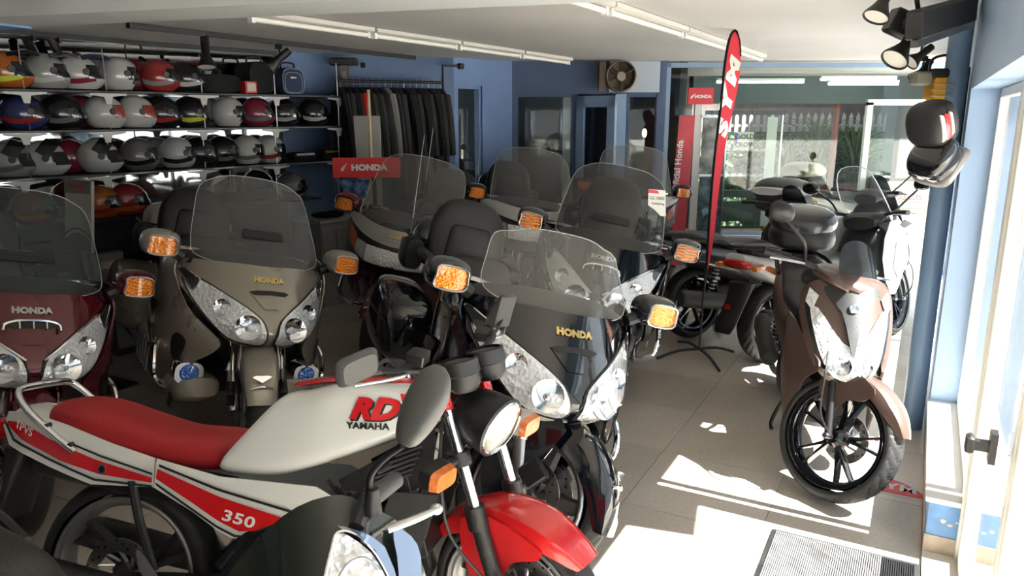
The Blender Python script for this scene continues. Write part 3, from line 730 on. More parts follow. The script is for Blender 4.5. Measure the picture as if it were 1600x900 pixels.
# bags on the top shelf
def bag(px, z, w, h, d, m, lab, piping=None, z0=0):
    p = spos(px, z, .2); t = thing('bag', lab, 'bag', (p.x, p.y, z), rotW)
    MB().loft([(-d / 2, 0, h / 2, w / 2 * .9, h / 2 * .92, 3.2), (-d / 2 + .02, 0, h / 2, w / 2, h / 2, 3.2), (d / 2 - .02, 0, h / 2, w / 2, h / 2, 3.2), (d / 2, 0, h / 2, w / 2 * .9, h / 2 * .92, 3.2)], n=28, axis='y', k=2).build('body', m, t)
    if piping:
        pts = [(w / 2 * .93 * sgn(math.cos(a)) * abs(math.cos(a)) ** .6, -d / 2 - .001, h / 2 + h / 2 * .93 * sgn(math.sin(a)) * abs(math.sin(a)) ** .6) for a in [i * 2 * math.pi / 20 for i in range(20)]]
        MB().tube(pts, .004, 5, 2, True).build('piping', piping, t)
        pts = [(x * .8, y, z_ * .8 + h * .05) for x, y, z_ in pts]; MB().tube(pts, .003, 5, 2, True).build('pocket_seam', piping, t)
        MB().panel([(-.03, -.006), (.03, -.002), (.03, .008), (-.03, .012)], lambda a, b: (a, -d / 2 - .004, h * .62 + b), .02).build('patch', whitepaint, t)
    MB().tube([(-.07, 0, h - .01), (-.06, 0, h + .04), (.06, 0, h + .04), (.07, 0, h - .01)], .009, 6).build('handle', black, t)
    return t
navy = mat('navy_cloth', (.025, .04, .09), .8, bump=.3, bscale=200); bcl = mat('black_cloth', (.008, .008, .009), .9, bump=.4, bscale=150)
bag(452, SH[0], .24, .235, .16, navy, 'navy blue rounded bag with pale piping on top shelf', mat('pale_piping', (.3, .36, .45), .6))
bag(335, SH[0], .40, .15, .26, bcl, 'long flat black bag on top shelf right of the helmets')
bag(400, SH[0], .26, .27, .24, bcl, 'tall black soft bag on top shelf left of navy bag')
p = spos(389, SH[0], .37); t = thing('box', 'small red box with pale label on top shelf', 'box', (p.x, p.y, SH[0]), rotW)
MB().box((0, 0, .05), (.11, .08, .10), bev=.003).build('carton', redpaint, t); MB().box((.0, -.042, .05), (.08, .003, .07)).build('label', mat('pale_label', (.6, .5, .42), .6), t)
# small goods on right part of the shelves
for j, (px, z, w, h, c, lab) in enumerate(((530, 1, .2, .12, 'black', 'black glove pack at right end of middle shelf'), (470, 2, .25, .08, 'grey', 'grey folded pack on third shelf'), (515, 2, .26, .10, 'yellow', 'folded black pack with yellow edge on third shelf'), (535, 1, .1, .2, 'red', 'slim red pack at right end of middle shelf'))):
    p = spos(px, SH[z]); t = thing('glove_pack', lab, 'pack', (p.x, p.y, SH[z]), rotW)
    MB().loft([(-.08, 0, h / 2, w / 2, h / 2, 3), (.08, 0, h / 2, w / 2 * .9, h / 2 * .9, 3)], axis='y').build('bundle', bcl, t); MB().box((0, -.085, h * .75), (w * .8, .01, .02)).build('edge', hm(c), t)

# counter boxes and cases under the shelves
ct = mat('counter_grey', (.28, .28, .27), .5)
for px0, px1, y0, y1, z0, z1, lab in ((478, 545, 0, .45, 0, .82, 'grey counter case with gloves on top, behind the champagne bike windshield'), (-30, 120, 0, .45, 0, .62, 'grey counter at far left under the lowest shelf'), (150, 300, .0, .45, 0, .55, 'dark counter under the lowest shelf right of poster stand')):
    a = spos(px0, z1 if z1 else .6, .3); b = spos(px1, z1, .3); c = (a + b) / 2; L = (b - a).length
    t = thing('counter', lab, 'counter', (c.x, c.y, 0), rotW)
    MB().box((0, 0, (z1 - .03) / 2), (L, .42, z1 - .03)).build('carcass', ct if 'dark' not in lab else darkgrey, t); MB().box((0, 0, z1 - .015), (L + .03, .46, .03), bev=.004).build('top', mat('counter_top', (.36, .36, .35), .35), t)
    for i in range(3): MB().box((L * (i - 1) / 3.1, -.215, z1 * .5), (L / 3.3, .012, z1 * .8), bev=.003).build('door', ct, t)
p = spos(508, .82, .38); gl = MB(); gl.ell((0, 0, .03), (.13, .08, .03)); gl.ell((.08, .03, .035), (.09, .05, .035)); o = gl.build('gloves', bcl); o.location = p; tag(o, 'black gloves lying on the grey counter case', 'gloves')
# boxed goods on the dark counters
for j, (px, z_, sz, c, lab) in enumerate(((20, .62, (.22, .2, .2), 'grey', 'grey carton on the far left counter'), (62, .62, (.2, .18, .28), 'black', 'black carton on the far left counter beside the grey one'), (170, .55, (.2, .2, .22), 'silver', 'pale carton on dark counter right of poster stand'), (215, .55, (.24, .2, .16), 'black', 'flat black carton on dark counter'), (262, .55, (.2, .2, .30), 'maroon', 'dark red carton on dark counter, tallest'), (292, .55, (.18, .2, .2), 'white', 'white carton on dark counter at its right end'))):
    p = spos(px, z_, .3); t = thing('carton', lab, 'carton', (p.x, p.y, z_), rotW + random.uniform(-.2, .2))
    MB().box((0, 0, sz[2] / 2), sz, bev=.003).build('box', hm(c), t); MB().box((0, -sz[1] / 2 - .001, sz[2] * .6), (sz[0] * .6, .003, sz[2] * .25)).build('label', mat('pale_label'), t)
# poster stand
ps = thing('poster_stand', 'tilted pale poster board with red heading and dark blue arc', 'display', Q(128, 400, 4.75), R(-28), pitch=0); ps.location.z = 0
ax = Vector((1, 0, 0))
def pf_(a, b): return (a, .16 * (b - 1.0), b)
z0p, z1p = Z(397, 4.75) + .02, Z(283, 4.75)
MB().panel([(-.135, z0p), (.135, z0p), (.115, z1p), (-.155, z1p)], pf_, .08).build('board', mat('poster_pale', (.42, .41, .37), .5), ps, solid=.02)
hh = z1p - z0p
MB().panel([(-.152, z1p - .08), (.117, z1p - .08), (.115, z1p), (-.155, z1p)], lambda a, b: (a, pf_(a, b)[1] - .013, b), .08).build('heading_band', mat('poster_grey', (.18, .18, .17), .5), ps, solid=.002)
text('honda', .05, mat('poster_red', (.45, .05, .04), .5), ps, lambda a, b: (a - .02, pf_(0, z1p - .035 + b)[1] - .017, z1p - .035 + b), bold=.002, wide=1.1)
arc = [(-.13 + .26 * i / 10, z0p + .05 + .07 * math.sin(math.pi * (i + 1.2) / 12.5)) for i in range(11)]
MB().panel([(-.134, z0p + .005), (.134, z0p + .005)] + arc[::-1], lambda a, b: (a, pf_(a, b)[1] - .013, b), .05).build('blue_arc', mat('poster_blue', (.05, .07, .10), .5), ps, solid=.002)
MB().tube([(x, pf_(x, y)[1] - .014, y + .028) for x, y in arc], .006, 5, 1).build('dark_arc', black, ps)
MB().cyl((0, .02, 0), (0, .0, z0p), .015).build('post', black, ps); MB().box((0, .02, .01), (.35, .3, .02), bev=.005).build('base', black, ps)

# jackets on their rail
jr0, jr1 = W2a.lerp(W2b, .10) + Vector((.03, -.28, 0)), W2b + Vector((-.09, -.24, 0)); zr = Z(127, 7.5); jd = (jr1 - jr0).normalized(); jn = Vector((jd.y, -jd.x, 0))
rk = thing('clothes_rail', 'dark steel clothes rail fixed to the blue wall', 'rail', (jr0.x, jr0.y, 0))
L = (jr1 - jr0).length; e = jr1 - jr0
m = MB().cyl((0, 0, zr), (e.x, e.y, zr), .014); m.build('bar', black, rk)
zt4 = Z(101, 7.7); MB().tube([(e.x, e.y, .05), (e.x, e.y, zr), (e.x, e.y, zt4), (e.x + .16, e.y + .12, zt4)], .013, 8, 1).build('upright', black, rk)
MB().cyl((e.x + .15, e.y + .11, zt4), (e.x + .19, e.y + .14, zt4), .03).build('wall_fixing', black, rk)
MB().cyl((0, 0, .02), (0, 0, zr), .013).build('upright', black, rk)
jb_ = mat('jacket_black', (.012, .012, .013), .75, bump=.5, bscale=60); 
def jacket(p, m_, lab, ln=.78, sleeve=None):
    rz = math.atan2(jn.y, jn.x) + random.uniform(-.12, .12)
    t = thing('jacket', lab, 'jacket', (p.x, p.y, zr), rz, 'jackets hanging on the rail')
    h = .05
    b = MB().loft([(-.06, 0, 0, .06, .03, 2), (-.10, 0, 0, .16, .045, 2), (-.16, 0, 0, .235, .05, 2.2), (-.35, 0, 0, .225, .055, 2.4), (-ln, .01, 0, .22, .06, 2.4)], axis='z', n=16); b.build('body', m_, t)
    for sx in (-1, 1):
        MB().tube([(sx * .2, 0, -.14), (sx * .265, .01, -.3), (sx * .275, .03, -.5), (sx * .25, .05, -.70)], lambda q: .055 - .018 * q, 8, 3).build('sleeve', sleeve or m_, t)
    MB().tube([(0, 0, -.07), (0, 0, -.01), (.012, 0, .018), (0, 0, .03)], .003, 5).build('hanger_hook', steel, t)
    return t
N = 17
for i in range(N):
    p = jr0.lerp(jr1, (i + .5) / N)
    if i == 3: jacket(p, jb_, 'black jacket with red and white sleeve near left of rail', .7, redpaint)
    elif i == 7: jacket(p, mat('grey_cloth', (.22, .21, .20), .9), 'grey jacket hanging between black ones', .85)
    else: jacket(p, jb_, 'black motorcycle jacket on the rail, %s from the left' % ('first', 'second', 'third', '', 'fifth', 'sixth', 'seventh', '', 'ninth', 'tenth', 'eleventh', 'twelfth', 'thirteenth', 'fourteenth', 'fifteenth', 'sixteenth', 'last and widest at seventeenth')[i], .8 + .3 * (i > 8))
# wooden pole and white board under the jackets
pb = Q(579, 230, 6.6); t = thing('wooden_pole', 'thin pale wooden pole standing before the jackets', 'pole', (pb.x, 6.6, 0)); MB().cyl((0, 0, 0), (0, 0, Z(140, 6.6)), .014).build('stick', mat('pale_wood', (.55, .46, .28), .5), t); MB().cyl((0, 0, 0), (0, 0, .03), .12).build('foot', black, t)
bd = thing('white_board', 'tapering white display board before the jackets', 'board', (Q(576, 230, 6.75).x, 6.75, 0)); ztb = Z(181, 6.75)
MB().panel([(-.08, .5), (.10, .5), (.11, ztb), (-.12, ztb)], lambda a, b: (a, 0, b), .2).build('sheet', mat('board_white', (.42, .41, .38), .5), bd, solid=.02); MB().box((0, .03, .3), (.05, .03, .6)).build('leg', black, bd)
# wall bracket with old speaker
wbk = Q(532, 95, 7.35); t = thing('wall_bracket', 'dark metal bracket with roller on the blue wall', 'bracket', (wbk.x, 7.5, wbk.z)); MB().box((0, 0, 0), (.26, .12, .07), bev=.01).build('housing', darkgrey, t); MB().cyl((.16, 0, -.03), (.20, 0, -.03), .025).build('knob', black, t); MB().box((0, .02, -.14), (.07, .08, .22)).build('arm', mat('worn_metal', (.16, .14, .12), .5, var=.4), t); MB().box((0, .0, -.14), (.03, .1, .1)).build('block', ct, t)
# red counter display with wing
dp = thing('counter_display', 'red showroom display board with white wing and lettering', 'display', Q(573, 262, 5.95), R(4))
MB().box((0, 0, 0), (.52, .02, .155), bev=.003).build('board', mat('sign_red', (.70, .03, .03), .45), dp)
def wing(s_, cx, cz, f, parent, m_):
    for q in range(4):
        o_ = [(0, 0), (.9, .35 + q * .12), (1.0 - .16 * q, .62 - .02 * q + .0), (.15, .16 + q * .02)]
        o_ = [(cx + s_ * (a - .5), cz + s_ * (b - .3 - q * .13)) for a, b in [(0, .0 + .05 * q), (.35, .36 - .02 * q), (1.0 - .17 * q, .86 - .18 * q), (.95 - .17 * q, .70 - .16 * q), (.35, .18 - .02 * q)]]
        MB().panel(o_, f, .05).build('wing_feather', m_, parent, solid=.0015)
wing(.055, -.175, .005, lambda a, b: (a, -.0125, b), dp, whitepaint)
text('HONDA', .062, whitepaint, dp, lambda a, b: (a + .02, -.012, b), bold=.004, wide=1.15)
MB().panel([(-.24, -.09), (.02, -.09), (-.02, -.24), (-.14, -.24)], lambda a, b: (a, .0, b), .06).build('leaflet', mat('blue_print', (.10, .20, .42), .4, var=.9, vscale=22), dp, solid=.01)
MB().box((.05, .03, -.62), (.03, .03, 1.1)).build('post', black, dp); MB().box((.05, .03, -1.14), (.3, .25, .02)).build('foot', black, dp)

# fan
fz = Q(968, 120, 8.45); ft = thing('extractor_fan', 'round brown extractor fan on the pale panel', 'fan', (fz.x, 8.38, fz.z))
brn = mat('fan_brown', (.12, .085, .06), .5, .3); r_ = .165
MB().lathe([(r_, .05), (r_, -.06), (r_ - .012, -.07), (r_ - .022, -.06), (r_ - .02, .05)], (0, 0, 0), (0, 1, 0), 36).build('housing', mat('fan_rim', (.20, .15, .11), .45, .4), ft)
MB().cyl((0, .05, 0), (0, .045, 0), r_ - .02, n=32).build('back_grille', brn, ft)
MB().cyl((0, -.02, 0), (0, -.07, 0), .055, .045, n=20).build('hub', mat('fan_hub', (.40, .34, .27), .5), ft)
for i in range(5):
    a = i * 2 * math.pi / 5
    MB().sheet([[Vector((r2 * math.cos(a + q), .0 + .05 * q, r2 * math.sin(a + q))) for q in (-.25 - .1 * r2, 0, .25 + .8 * r2)] for r2 in (.05, .09, .135)]).build('blade', brn, ft, solid=.003)
for i in range(3):
    a = i * 2.1 + .5; MB().cyl((.05 * math.cos(a), -.065, .05 * math.sin(a)), ((r_ - .01) * math.cos(a), -.065, (r_ - .01) * math.sin(a)), .006).build('guard_bar', brn, ft)
MB().box((-r_ - .03, 0, 0), (.07, .08, .30)).build('mounting_plate', brn, ft)

# totem with red board, red vertical panel and poster frame
tt = Q(1085, 300, 7.55); tx = tt.x; tm_ = thing('brand_totem', 'tall display totem with red top board and red lettered panel', 'display', (tx - .02, 7.55, 0))
def tz(py): return Z(py, 7.55)
def txx(px): return Q(px, 280, 7.55).x - (tx - .02)
MB().box((0, .05, .03), (.62, .35, .06), bev=.01).build('base', ct, tm_)
MB().box((-.12, .0, .13), (.36, .22, .14), bev=.01).build('grey_box', mat('base_grey', (.45, .45, .44), .5), tm_)
MB().box((.02, .03, (tz(160) + .06) / 2), (.075, .05, tz(160) - .06), bev=.005).build('post', mat('post_white', (.62, .62, .60), .5), tm_)
MB().box((.03, 0, tz(150)), (.245, .03, tz(137) - tz(163)), bev=.003).build('top_board', mat('sign_red2', (.60, .03, .05), .4), tm_)
text('HONDA', .042, whitepaint, tm_, lambda a, b: (a + .05, -.018, tz(151) + b), bold=.002)
wing(.045, -.05, tz(150), lambda a, b: (a, -.017, b), tm_, whitepaint)
MB().panel([(-.24, .28), (-.07, .28), (-.02, tz(180)), (-.17, tz(180))], lambda a, b: (a, -.03 + .0 * b, b), .2).build('red_panel', mat('panel_red', (.58, .05, .07), .4, var=.2, vscale=5), tm_, solid=.012)
text('Servicio Oficial Honda', .085, whitepaint, tm_, lambda a, b: (-.155 - b * 1 + (a) * .06 - .02, -.040, 1.12 + a), bold=.002)
MB().box((.18, 0, (tz(184) + tz(272)) / 2), (.23, .015, tz(184) - tz(272))).build('poster_upper', mat('poster_grey_green', (.25, .27, .25), .4, var=.7, vscale=9), tm_)
MB().box((.18, 0, (tz(276) + tz(385)) / 2), (.23, .015, tz(276) - tz(385))).build('poster_lower', mat('poster_teal', (.10, .16, .18), .35, var=.8, vscale=12), tm_)
for z_ in (tz(182), tz(274), tz(388)): MB().box((.18, -.002, z_), (.25, .03, .018)).build('clamp_bar', steel, tm_)
MB().box((.3, -.002, (tz(182) + tz(388)) / 2), (.014, .03, tz(182) - tz(388))).build('frame_bar', steel, tm_)
blob = MB(); 
for i in range(9): blob.panel([(.10 + i * .016, tz(330) + random.uniform(-.03, .03)), (.13 + i * .016, tz(322) + random.uniform(-.04, .05)), (.12 + i * .016, tz(338) + random.uniform(-.03, .02))], lambda a, b: (a, -.009, b), .05)
blob.build('printed_splash', mat('print_cyan', (.35, .55, .65), .4), tm_)

# feather flag
fY = 5.37; ff_ = thing('feather_flag', 'tall red feather flag with white letters on a cross foot', 'flag', G(1092, 556), 0)
fx0 = ff_.location.x; fy0 = ff_.location.y
def fp_(px, py, dy=0.0): q = Q(px, py, fy0); return (q.x - fx0, dy, q.z)
outl = [(1104, 425), (1109, 340), (1116, 270), (1125, 190), (1131, 110), (1138, 65), (1147, 49), (1153, 60), (1156, 90), (1154, 125), (1147, 165), (1137, 215), (1128, 265), (1120, 320), (1112, 385)]
def flagf(a, b): return (a, .02 * math.sin(b * 5), b)
o2 = [(fp_(x, y)[0], fp_(x, y)[2]) for x, y in outl]
MB().panel(o2, flagf, .05, 3).build('red_cloth', mat('flag_red', (.74, .03, .06), .6), ff_, solid=.003)
hem = [fp_(x, y) for x, y in ((1103, 428), (1108, 335), (1117, 250), (1126, 170), (1131, 105), (1138, 63), (1147, 48), (1154, 62), (1156, 88))]
MB().tube([(x, flagf(x, z_)[1], z_) for x, y, z_ in hem], lambda q: .017 if q < .8 else .010, 6, 3, flat=.5).build('black_hem', bcl, ff_)
MB().tube([(0, 0, .05), tuple(Vector(fp_(1098, 470))), tuple(Vector(fp_(1104, 420)))], .009, 8, 1).build('pole', black, ff_)
for (px, py) in ((1026, 562), (1060, 536), (1124, 582), (1146, 552)):
    e = G(px, py) - ff_.location; MB().tube([(0, 0, .055), (e.x * .5, e.y * .5, .055), (e.x, e.y, .012)], .011, 6, 3).build('foot_leg', darkgrey, ff_)
# SYM letters running up the flag
def letter(ch, cpx, cpy, size, rot):
    c = fp_(cpx, cpy); cs, sn = math.cos(rot), math.sin(rot)
    text(ch, size, whitepaint, ff_, lambda a, b: (c[0] + (a * cs - b * sn) * .9, flagf(0, c[2] + a * sn + b * cs)[1] - .006, c[2] + a * sn + b * cs), bold=.008, shear=.25, wide=2.0)
letter('S', 1130, 203, .105, R(82)); letter('Y', 1135, 162, .115, R(81)); letter('M', 1144, 115, .105, R(80))

# right-hand side: rail, spotlights, flood light and two top boxes on the pipe
bx = thing('track_box', 'large black spotlight track box fixed to blue pipe', 'light rail', pc + Vector((0, 0, 0)))
a = Q(1515, 14, 3.9) - bx.location; b = Q(1428, 40, 3.3) - bx.location; dv = b - a
rotm = dv.to_track_quat('X', 'Z').to_matrix()
MB().box((a + b) / 2, (dv.length, .07, .12), rotm, .008).build('housing', darkgrey, bx); MB().box((a + b) / 2 + Vector((0, -.02, -.075)), (dv.length, .03, .03), rotm).build('rail', steel, bx)
MB().tube([a, a + Vector((.05, .1, .02)), (0, 0, a.z)], .02, 8, 2).build('clamp', mat('blue_gloss_paint'), bx)
rr0 = Q(1432, 30, 3.35); 
rl2 = MB().cyl(Q(1428, -30, 3.0), Q(1446, 92, 4.6), .010); tag(rl2.build('light_rail', black), 'thin black spotlight rail by the blue pipe', 'rail')
spot(Q(1421, 30, 3.55), (-.62, -.3, -.75), 'black spotlight with white face, largest near blue pipe', .92)
spot(Q(1443, 62, 3.9), (-.95, -.15, -.70), 'black cone spotlight near blue pipe, second down', .62)
spot(Q(1445, 88, 4.2), (-.65, -.15, -.75), 'black cone spotlight near blue pipe, lowest', .62)
spot(Q(1386, -38, 3.3), (-.35, -.2, -.7), 'black spotlight cut by the top edge of the photo', .8)
MB_b = MB().box((0, 0, 0), (.11, .08, .11), (0, .4, 0), .008); o = MB_b.build('transformer', black); o.location = Q(1407, 37, 3.62); tag(o, 'black transformer block behind the largest spotlight', 'transformer')
fl = thing('flood_light', 'yellow work flood light with black handle hung by pipe', 'flood light', Q(1473, 132, 4.15))
yl = mat('flood_yellow', (.80, .42, .03), .35)
MB().loft([(-.055, 0, -.02, .075, .07, 4), (.055, 0, -.02, .07, .065, 4)], axis='y').build('body', yl, fl); MB().box((0, 0, .055), (.17, .13, .05), bev=.012).build('top_cap', black, fl)
MB().tube([(-.08, 0, .05), (-.075, 0, .12), (-.03, 0, .145), (.03, 0, .145), (.075, 0, .12), (.08, 0, .05)], .008, 6).build('handle', black, fl)
for z_ in (-.06, -.03, .0): MB().tube([(-.09, -.06, z_), (0, -.085, z_), (.09, -.06, z_)], .003, 5).build('guard_wire', steel, fl)
MB().box((-.12, .0, .03), (.09, .08, .07), bev=.012).build('junction_box', mat('box_grey', (.25, .24, .2), .5), fl)
MB().box((.05, -.04, -.11), (.07, .03, .03)).build('cable_grip', whitepaint, fl)
def topcase(name, label, loc, rz, bodym, scale=1.0, panel=None, lean=0.0, pitch=0.0, parent=None, group=None):
    """shell top box: +x is its front"""
    if parent is None: t = thing(name, label, 'top box', loc, rz, group, lean, pitch)
    else: t = parent
    s_ = scale
    MB().loft([(-.22, 0, .10, .08, .03, 2.5), (-.205, 0, .10, .16, .065, 2.7), (-.12, 0, .095, .215, .088, 3), (.05, 0, .095, .225, .092, 3), (.17, 0, .095, .18, .08, 3), (.205, 0, .09, .10, .05, 2.5)], n=28).move(Matrix.Translation(loc if parent is not None else (0, 0, 0)) @ Matrix.Scale(s_, 4)).build('tub', bodym, t)
    MB().loft([(-.225, 0, .19, .08, .03, 2.5), (-.21, 0, .20, .17, .075, 2.5), (-.12, 0, .215, .222, .105, 2.6), (.05, 0, .215, .228, .10, 2.6), (.17, 0, .20, .18, .075, 2.5), (.215, 0, .185, .10, .04, 2.5)], n=28).move(Matrix.Translation(loc if parent is not None else (0, 0, 0)) @ Matrix.Scale(s_, 4)).build('lid', bodym, t)
    return t
# first: grey, red and white lid ; second: black with grey underside
def orient(t, z, x):
    z = Vector(z).normalized(); x = Vector(x); x = (x - z * x.dot(z)).normalized(); y = z.cross(x)
    t.rotation_euler = Matrix((x, y, z)).transposed().to_euler()
k_ = .50
t = topcase('top_box', 'black top box with red and white panel mounted high on blue pipe', Q(1474, 184, 3.9), 0, mat('case_graphite', (.035, .034, .036), .45), k_)
orient(t, (-.86, -.30, -.30), (.33, .10, .92))
for (a0, b0, b1, mm_, nm) in ((-.13, .165, .225, redpaint, 'red_panel'), (-.135, .225, .268, whitepaint, 'white_panel'), (-.10, .120, .158, whitepaint, 'white_panel')):
    MB().panel([(a0, b0), (.10, b0 + .01), (.12, b1), (a0 - .02, b1)], lambda a, b: (a * k_, -(.232 - 2.0 * (b - .19) ** 2 - .6 * a * a) * k_, b * k_), .03, 0).build(nm, mm_, t, solid=.01)
t = topcase('top_box', 'black top box with grey underside mounted lower on blue pipe', Q(1472, 262, 3.9), 0, gloss, k_)
orient(t, (-.75, -.30, .50), (-.55, -.1, -.8))
MB().loft([(-.16, 0, -.005, .09, .02, 3), (-.12, 0, .03, .15, .045, 3), (.10, 0, .03, .155, .045, 3), (.145, 0, .02, .09, .02, 3)]).move(Matrix.Scale(.75, 4)).build('grey_base', mat('case_grey', (.22, .21, .20), .5), t)
br2 = MB(); p0 = pc + Vector((-.03, -.02, 1.66)); 
for z_ in (1.70, 1.50): br2.cyl((pc.x, pc.y, z_), (pc.x - .16, pc.y - .05, z_), .012)
tag(br2.build('case_bracket', black), 'black arms holding the two top boxes to the pipe', 'bracket')
# mat, floor sticker
mt = thing('floor_mat', 'grey ribbed entrance mat by the door', 'mat', uv(2.72, -.135), -R(28.5))
# local x -> V, local y -> U
MB().box((0, 0, .006), (.575, .90, .010), bev=.003).build('border', rubber, mt)
rib = MB(); 
for i in range(52): rib.box((-.265 + i * .0080, 0, .013), (.0045, .86, .006))
rib.build('ribs', mat('rib_grey', (.20, .195, .19), .6, var=.5, vscale=14), mt, kind='stuff')
rib = MB()
for i in range(15): rib.box((.152 + i * .0080, 0, .013), (.0045, .86, .006))
rib.build('dark_ribs', black, mt, kind='stuff')
st = thing('floor_sticker', 'red and grey brand sticker on floor by scooter wheel', 'sticker', G(1398, 766, .003), R(-30))
MB().panel([(-.16, -.05), (.13, -.05), (.17, -.02), (.12, .06), (.02, .14), (-.10, .12)], lambda a, b: (a, b, 0), .04, 3).build('grey_edge', mat('sticker_grey', (.45, .45, .45), .5), st, solid=.001)
MB().panel([(-.13, -.033), (.11, -.033), (.135, -.01), (.09, .05), (.0, .11), (-.08, .10)], lambda a, b: (a, b, .0015), .04, 3).build('red_field', mat('sticker_red', (.55, .05, .05), .5), st, solid=.001)
text('SYM', .10, mat('sticker_grey'), st, lambda a, b: (a, b + .03, .003), bold=.004)
MB().tube([(.22 + .06 * math.cos(a), .02 + .035 * math.sin(a), .001) for a in [i * math.pi / 6 for i in range(12)]], .008, 6, 2, True, flat=.15).build('grey_ring', mat('sticker_grey'), st)
# ============================================================ MOTORCYCLE PARTS
I4 = Matrix.Identity(4)
def steer(pivot, rake, ang):
    ax = Vector((-math.sin(R(rake)), 0, math.cos(R(rake))))
    return Matrix.Translation(pivot) @ Matrix.Rotation(R(ang), 4, ax) @ Matrix.Translation(-Vector(pivot))
def tyre(c, r, w, rr, tread=0, n=64):
    """torus-like tyre around the y axis, optional cut grooves"""
    mm = 22 if tread else 14
    prof = []
    for i in range(mm + 1):
        a = -.62 * math.pi + 1.24 * math.pi * i / mm       # 0 = crown
        h = (r - rr) * .5
        rad = rr + h + h * math.cos(a) * (1.0 if abs(a) < 1.57 else .95); y = w / 2 * math.sin(a) * (1.0 if abs(a) < 1.5 else 1.0)
        prof.append((max(rad, rr - .008), y, a))
    if tread: n = 260
    vs = []; fs = []
    for i in range(n):
        t = 2 * math.pi * i / n
        for (rad, y, a) in prof:
            d = 0
            if tread and abs(a) < 1.15:
                s_ = t * r / .062 + (a * 1.1 if tread == 1 else abs(a) * 1.3) + (.5 if a > 0 else 0)
                ph = s_ - math.floor(s_)
                if abs(ph - .5) < .10 and abs(a) > .16: d = .006
            q = rad - d; vs.append((q * math.cos(t), y, q * math.sin(t)))
    m_ = len(prof)
    for i in range(n):
        for j in range(m_ - 1):
            a = i * m_ + j; b = ((i + 1) % n) * m_ + j; fs.append((a, a + 1, b + 1, b))
    mb = MB().add(vs, fs); mb.v = [v + Vector(c) for v in mb.v]; return mb
def wheel(parent, name, c, r, w, rr, rim, spm, spokes=5, split=False, disc=0, M=I4, tread=0, edge=None, discs=(1,), swid=.03, curved=0.0):
    c = Vector(c)
    rm = MB().lathe([(rr + .012, -w * .40), (rr + .014, -w * .36), (rr - .004, -w * .33), (rr - .018, -w * .15), (rr - .018, w * .15), (rr - .004, w * .33), (rr + .014, w * .36), (rr + .012, w * .40)], c, (0, 1, 0), 48).move(M)
    o = rm.build(name, rim, parent, solid=.005)
    tyre(c, r, w, rr, tread).move(M).build('tyre', rubber, o)
    if edge:
        for s_ in (-1, 1): MB().tube([c + Vector(((rr + .010) * math.cos(a), s_ * w * .39, (rr + .008) * math.sin(a))) for a in [i * math.pi / 18 for i in range(36)]], .0075, 6, 1, True).move(M).build('rim_lip', edge, o)
    MB().lathe([(.001, -w * .42), (.030, -w * .42), (.045, -w * .30), (.045, w * .30), (.030, w * .42), (.001, w * .42)], c, (0, 1, 0), 24).move(M).build('hub', spm, o)
    for i in range(spokes):
        a = 2 * math.pi * i / spokes + .3
        offs = (-.16, .16) if split else (0,)
        for q in offs:
            a0, a1 = a + q * .6, a + q * 1.2 + curved; k_ = 6; rows = []
            top = []; 
            for j in range(k_ + 1):
                t = j / k_; rad = .035 + (rr - .045) * t; aa = a0 + (a1 - a0) * t
                hw = swid * (1 - .35 * t) * (.55 if split else 1); ht = w * (.20 - .04 * t)
                p = c + Vector((rad * math.cos(aa), 0, rad * math.sin(aa))); tn = Vector((-math.sin(aa), 0, math.cos(aa)))
                rows.append([p + tn * hw * .6 + Vector((0, ht, 0)), p + tn * hw, p + tn * hw * .6 - Vector((0, ht, 0)), p - tn * hw * .6 - Vector((0, ht, 0)), p - tn * hw, p - tn * hw * .6 + Vector((0, ht, 0)), p + tn * hw * .6 + Vector((0, ht, 0))])
            MB().sheet(rows).move(M).build('spoke', spm, o)
    for s_ in discs if disc else ():
        y = s_ * (w * .36 + .02); d = MB().lathe([(disc * .62, y - .002), (disc, y - .002), (disc, y + .002), (disc * .62, y + .002), (disc * .62, y - .002)], c, (0, 1, 0), 40)
        for i in range(10):
            a = i * math.pi / 5; d.cyl(c + Vector((.035 * math.cos(a), s_ * w * .3, .035 * math.sin(a))), c + Vector((disc * .66 * math.cos(a + .3), y, disc * .66 * math.sin(a + .3))), .006, n=6)
        d.move(M).build('brake_disc', steel, o)
        hl = MB()
        for i in range(30):
            a = i * math.pi / 15; rr2 = disc * (.75 + .1 * (i % 3)); hl.cyl(c + Vector((rr2 * math.cos(a), y - .003, rr2 * math.sin(a))), c + Vector((rr2 * math.cos(a), y + .003, rr2 * math.sin(a))), .0045, n=6)
        hl.move(M).build('disc_holes', black, o, kind='stuff')
    return o
def fender(c, r, w, a0, a1, depth=.06, n=24, flare=1.0, taper=.0):
    """arched mudguard; angles in degrees measured from straight ahead, up positive"""
    rows = []; c = Vector(c)
    prof = [(-1, -1.0), (-1.0, -.55), (-.93, -.2), (-.72, -.03), (-.35, .02), (0, .035), (.35, .02), (.72, -.03), (.93, -.2), (1.0, -.55), (1, -1.0)]
    for i in range(n + 1):
        t = i / n; a = R(a0 + (a1 - a0) * t); wk = w / 2 * (1 - taper * max(0, 1 - t * 4)) * (1 - taper * max(0, t * 4 - 3)); dk = depth * (.35 + .65 * math.sin(math.pi * min(1, max(0, t * 1.0))) ** .6)
        rows.append([c + Vector(((r + (dk * q if q < 0 else w * q)) * math.cos(a), p * wk, (r + (dk * q if q < 0 else w * q)) * math.sin(a))) for p, q in prof])
    return MB().sheet(rows)
def both(f, parent, name, m, **k):
    for s_ in (-1, 1): f(s_).build(name, m, parent, **k)
def mirror_y(mb): mb.v = [Vector((v.x, -v.y, v.z)) for v in mb.v]; return mb

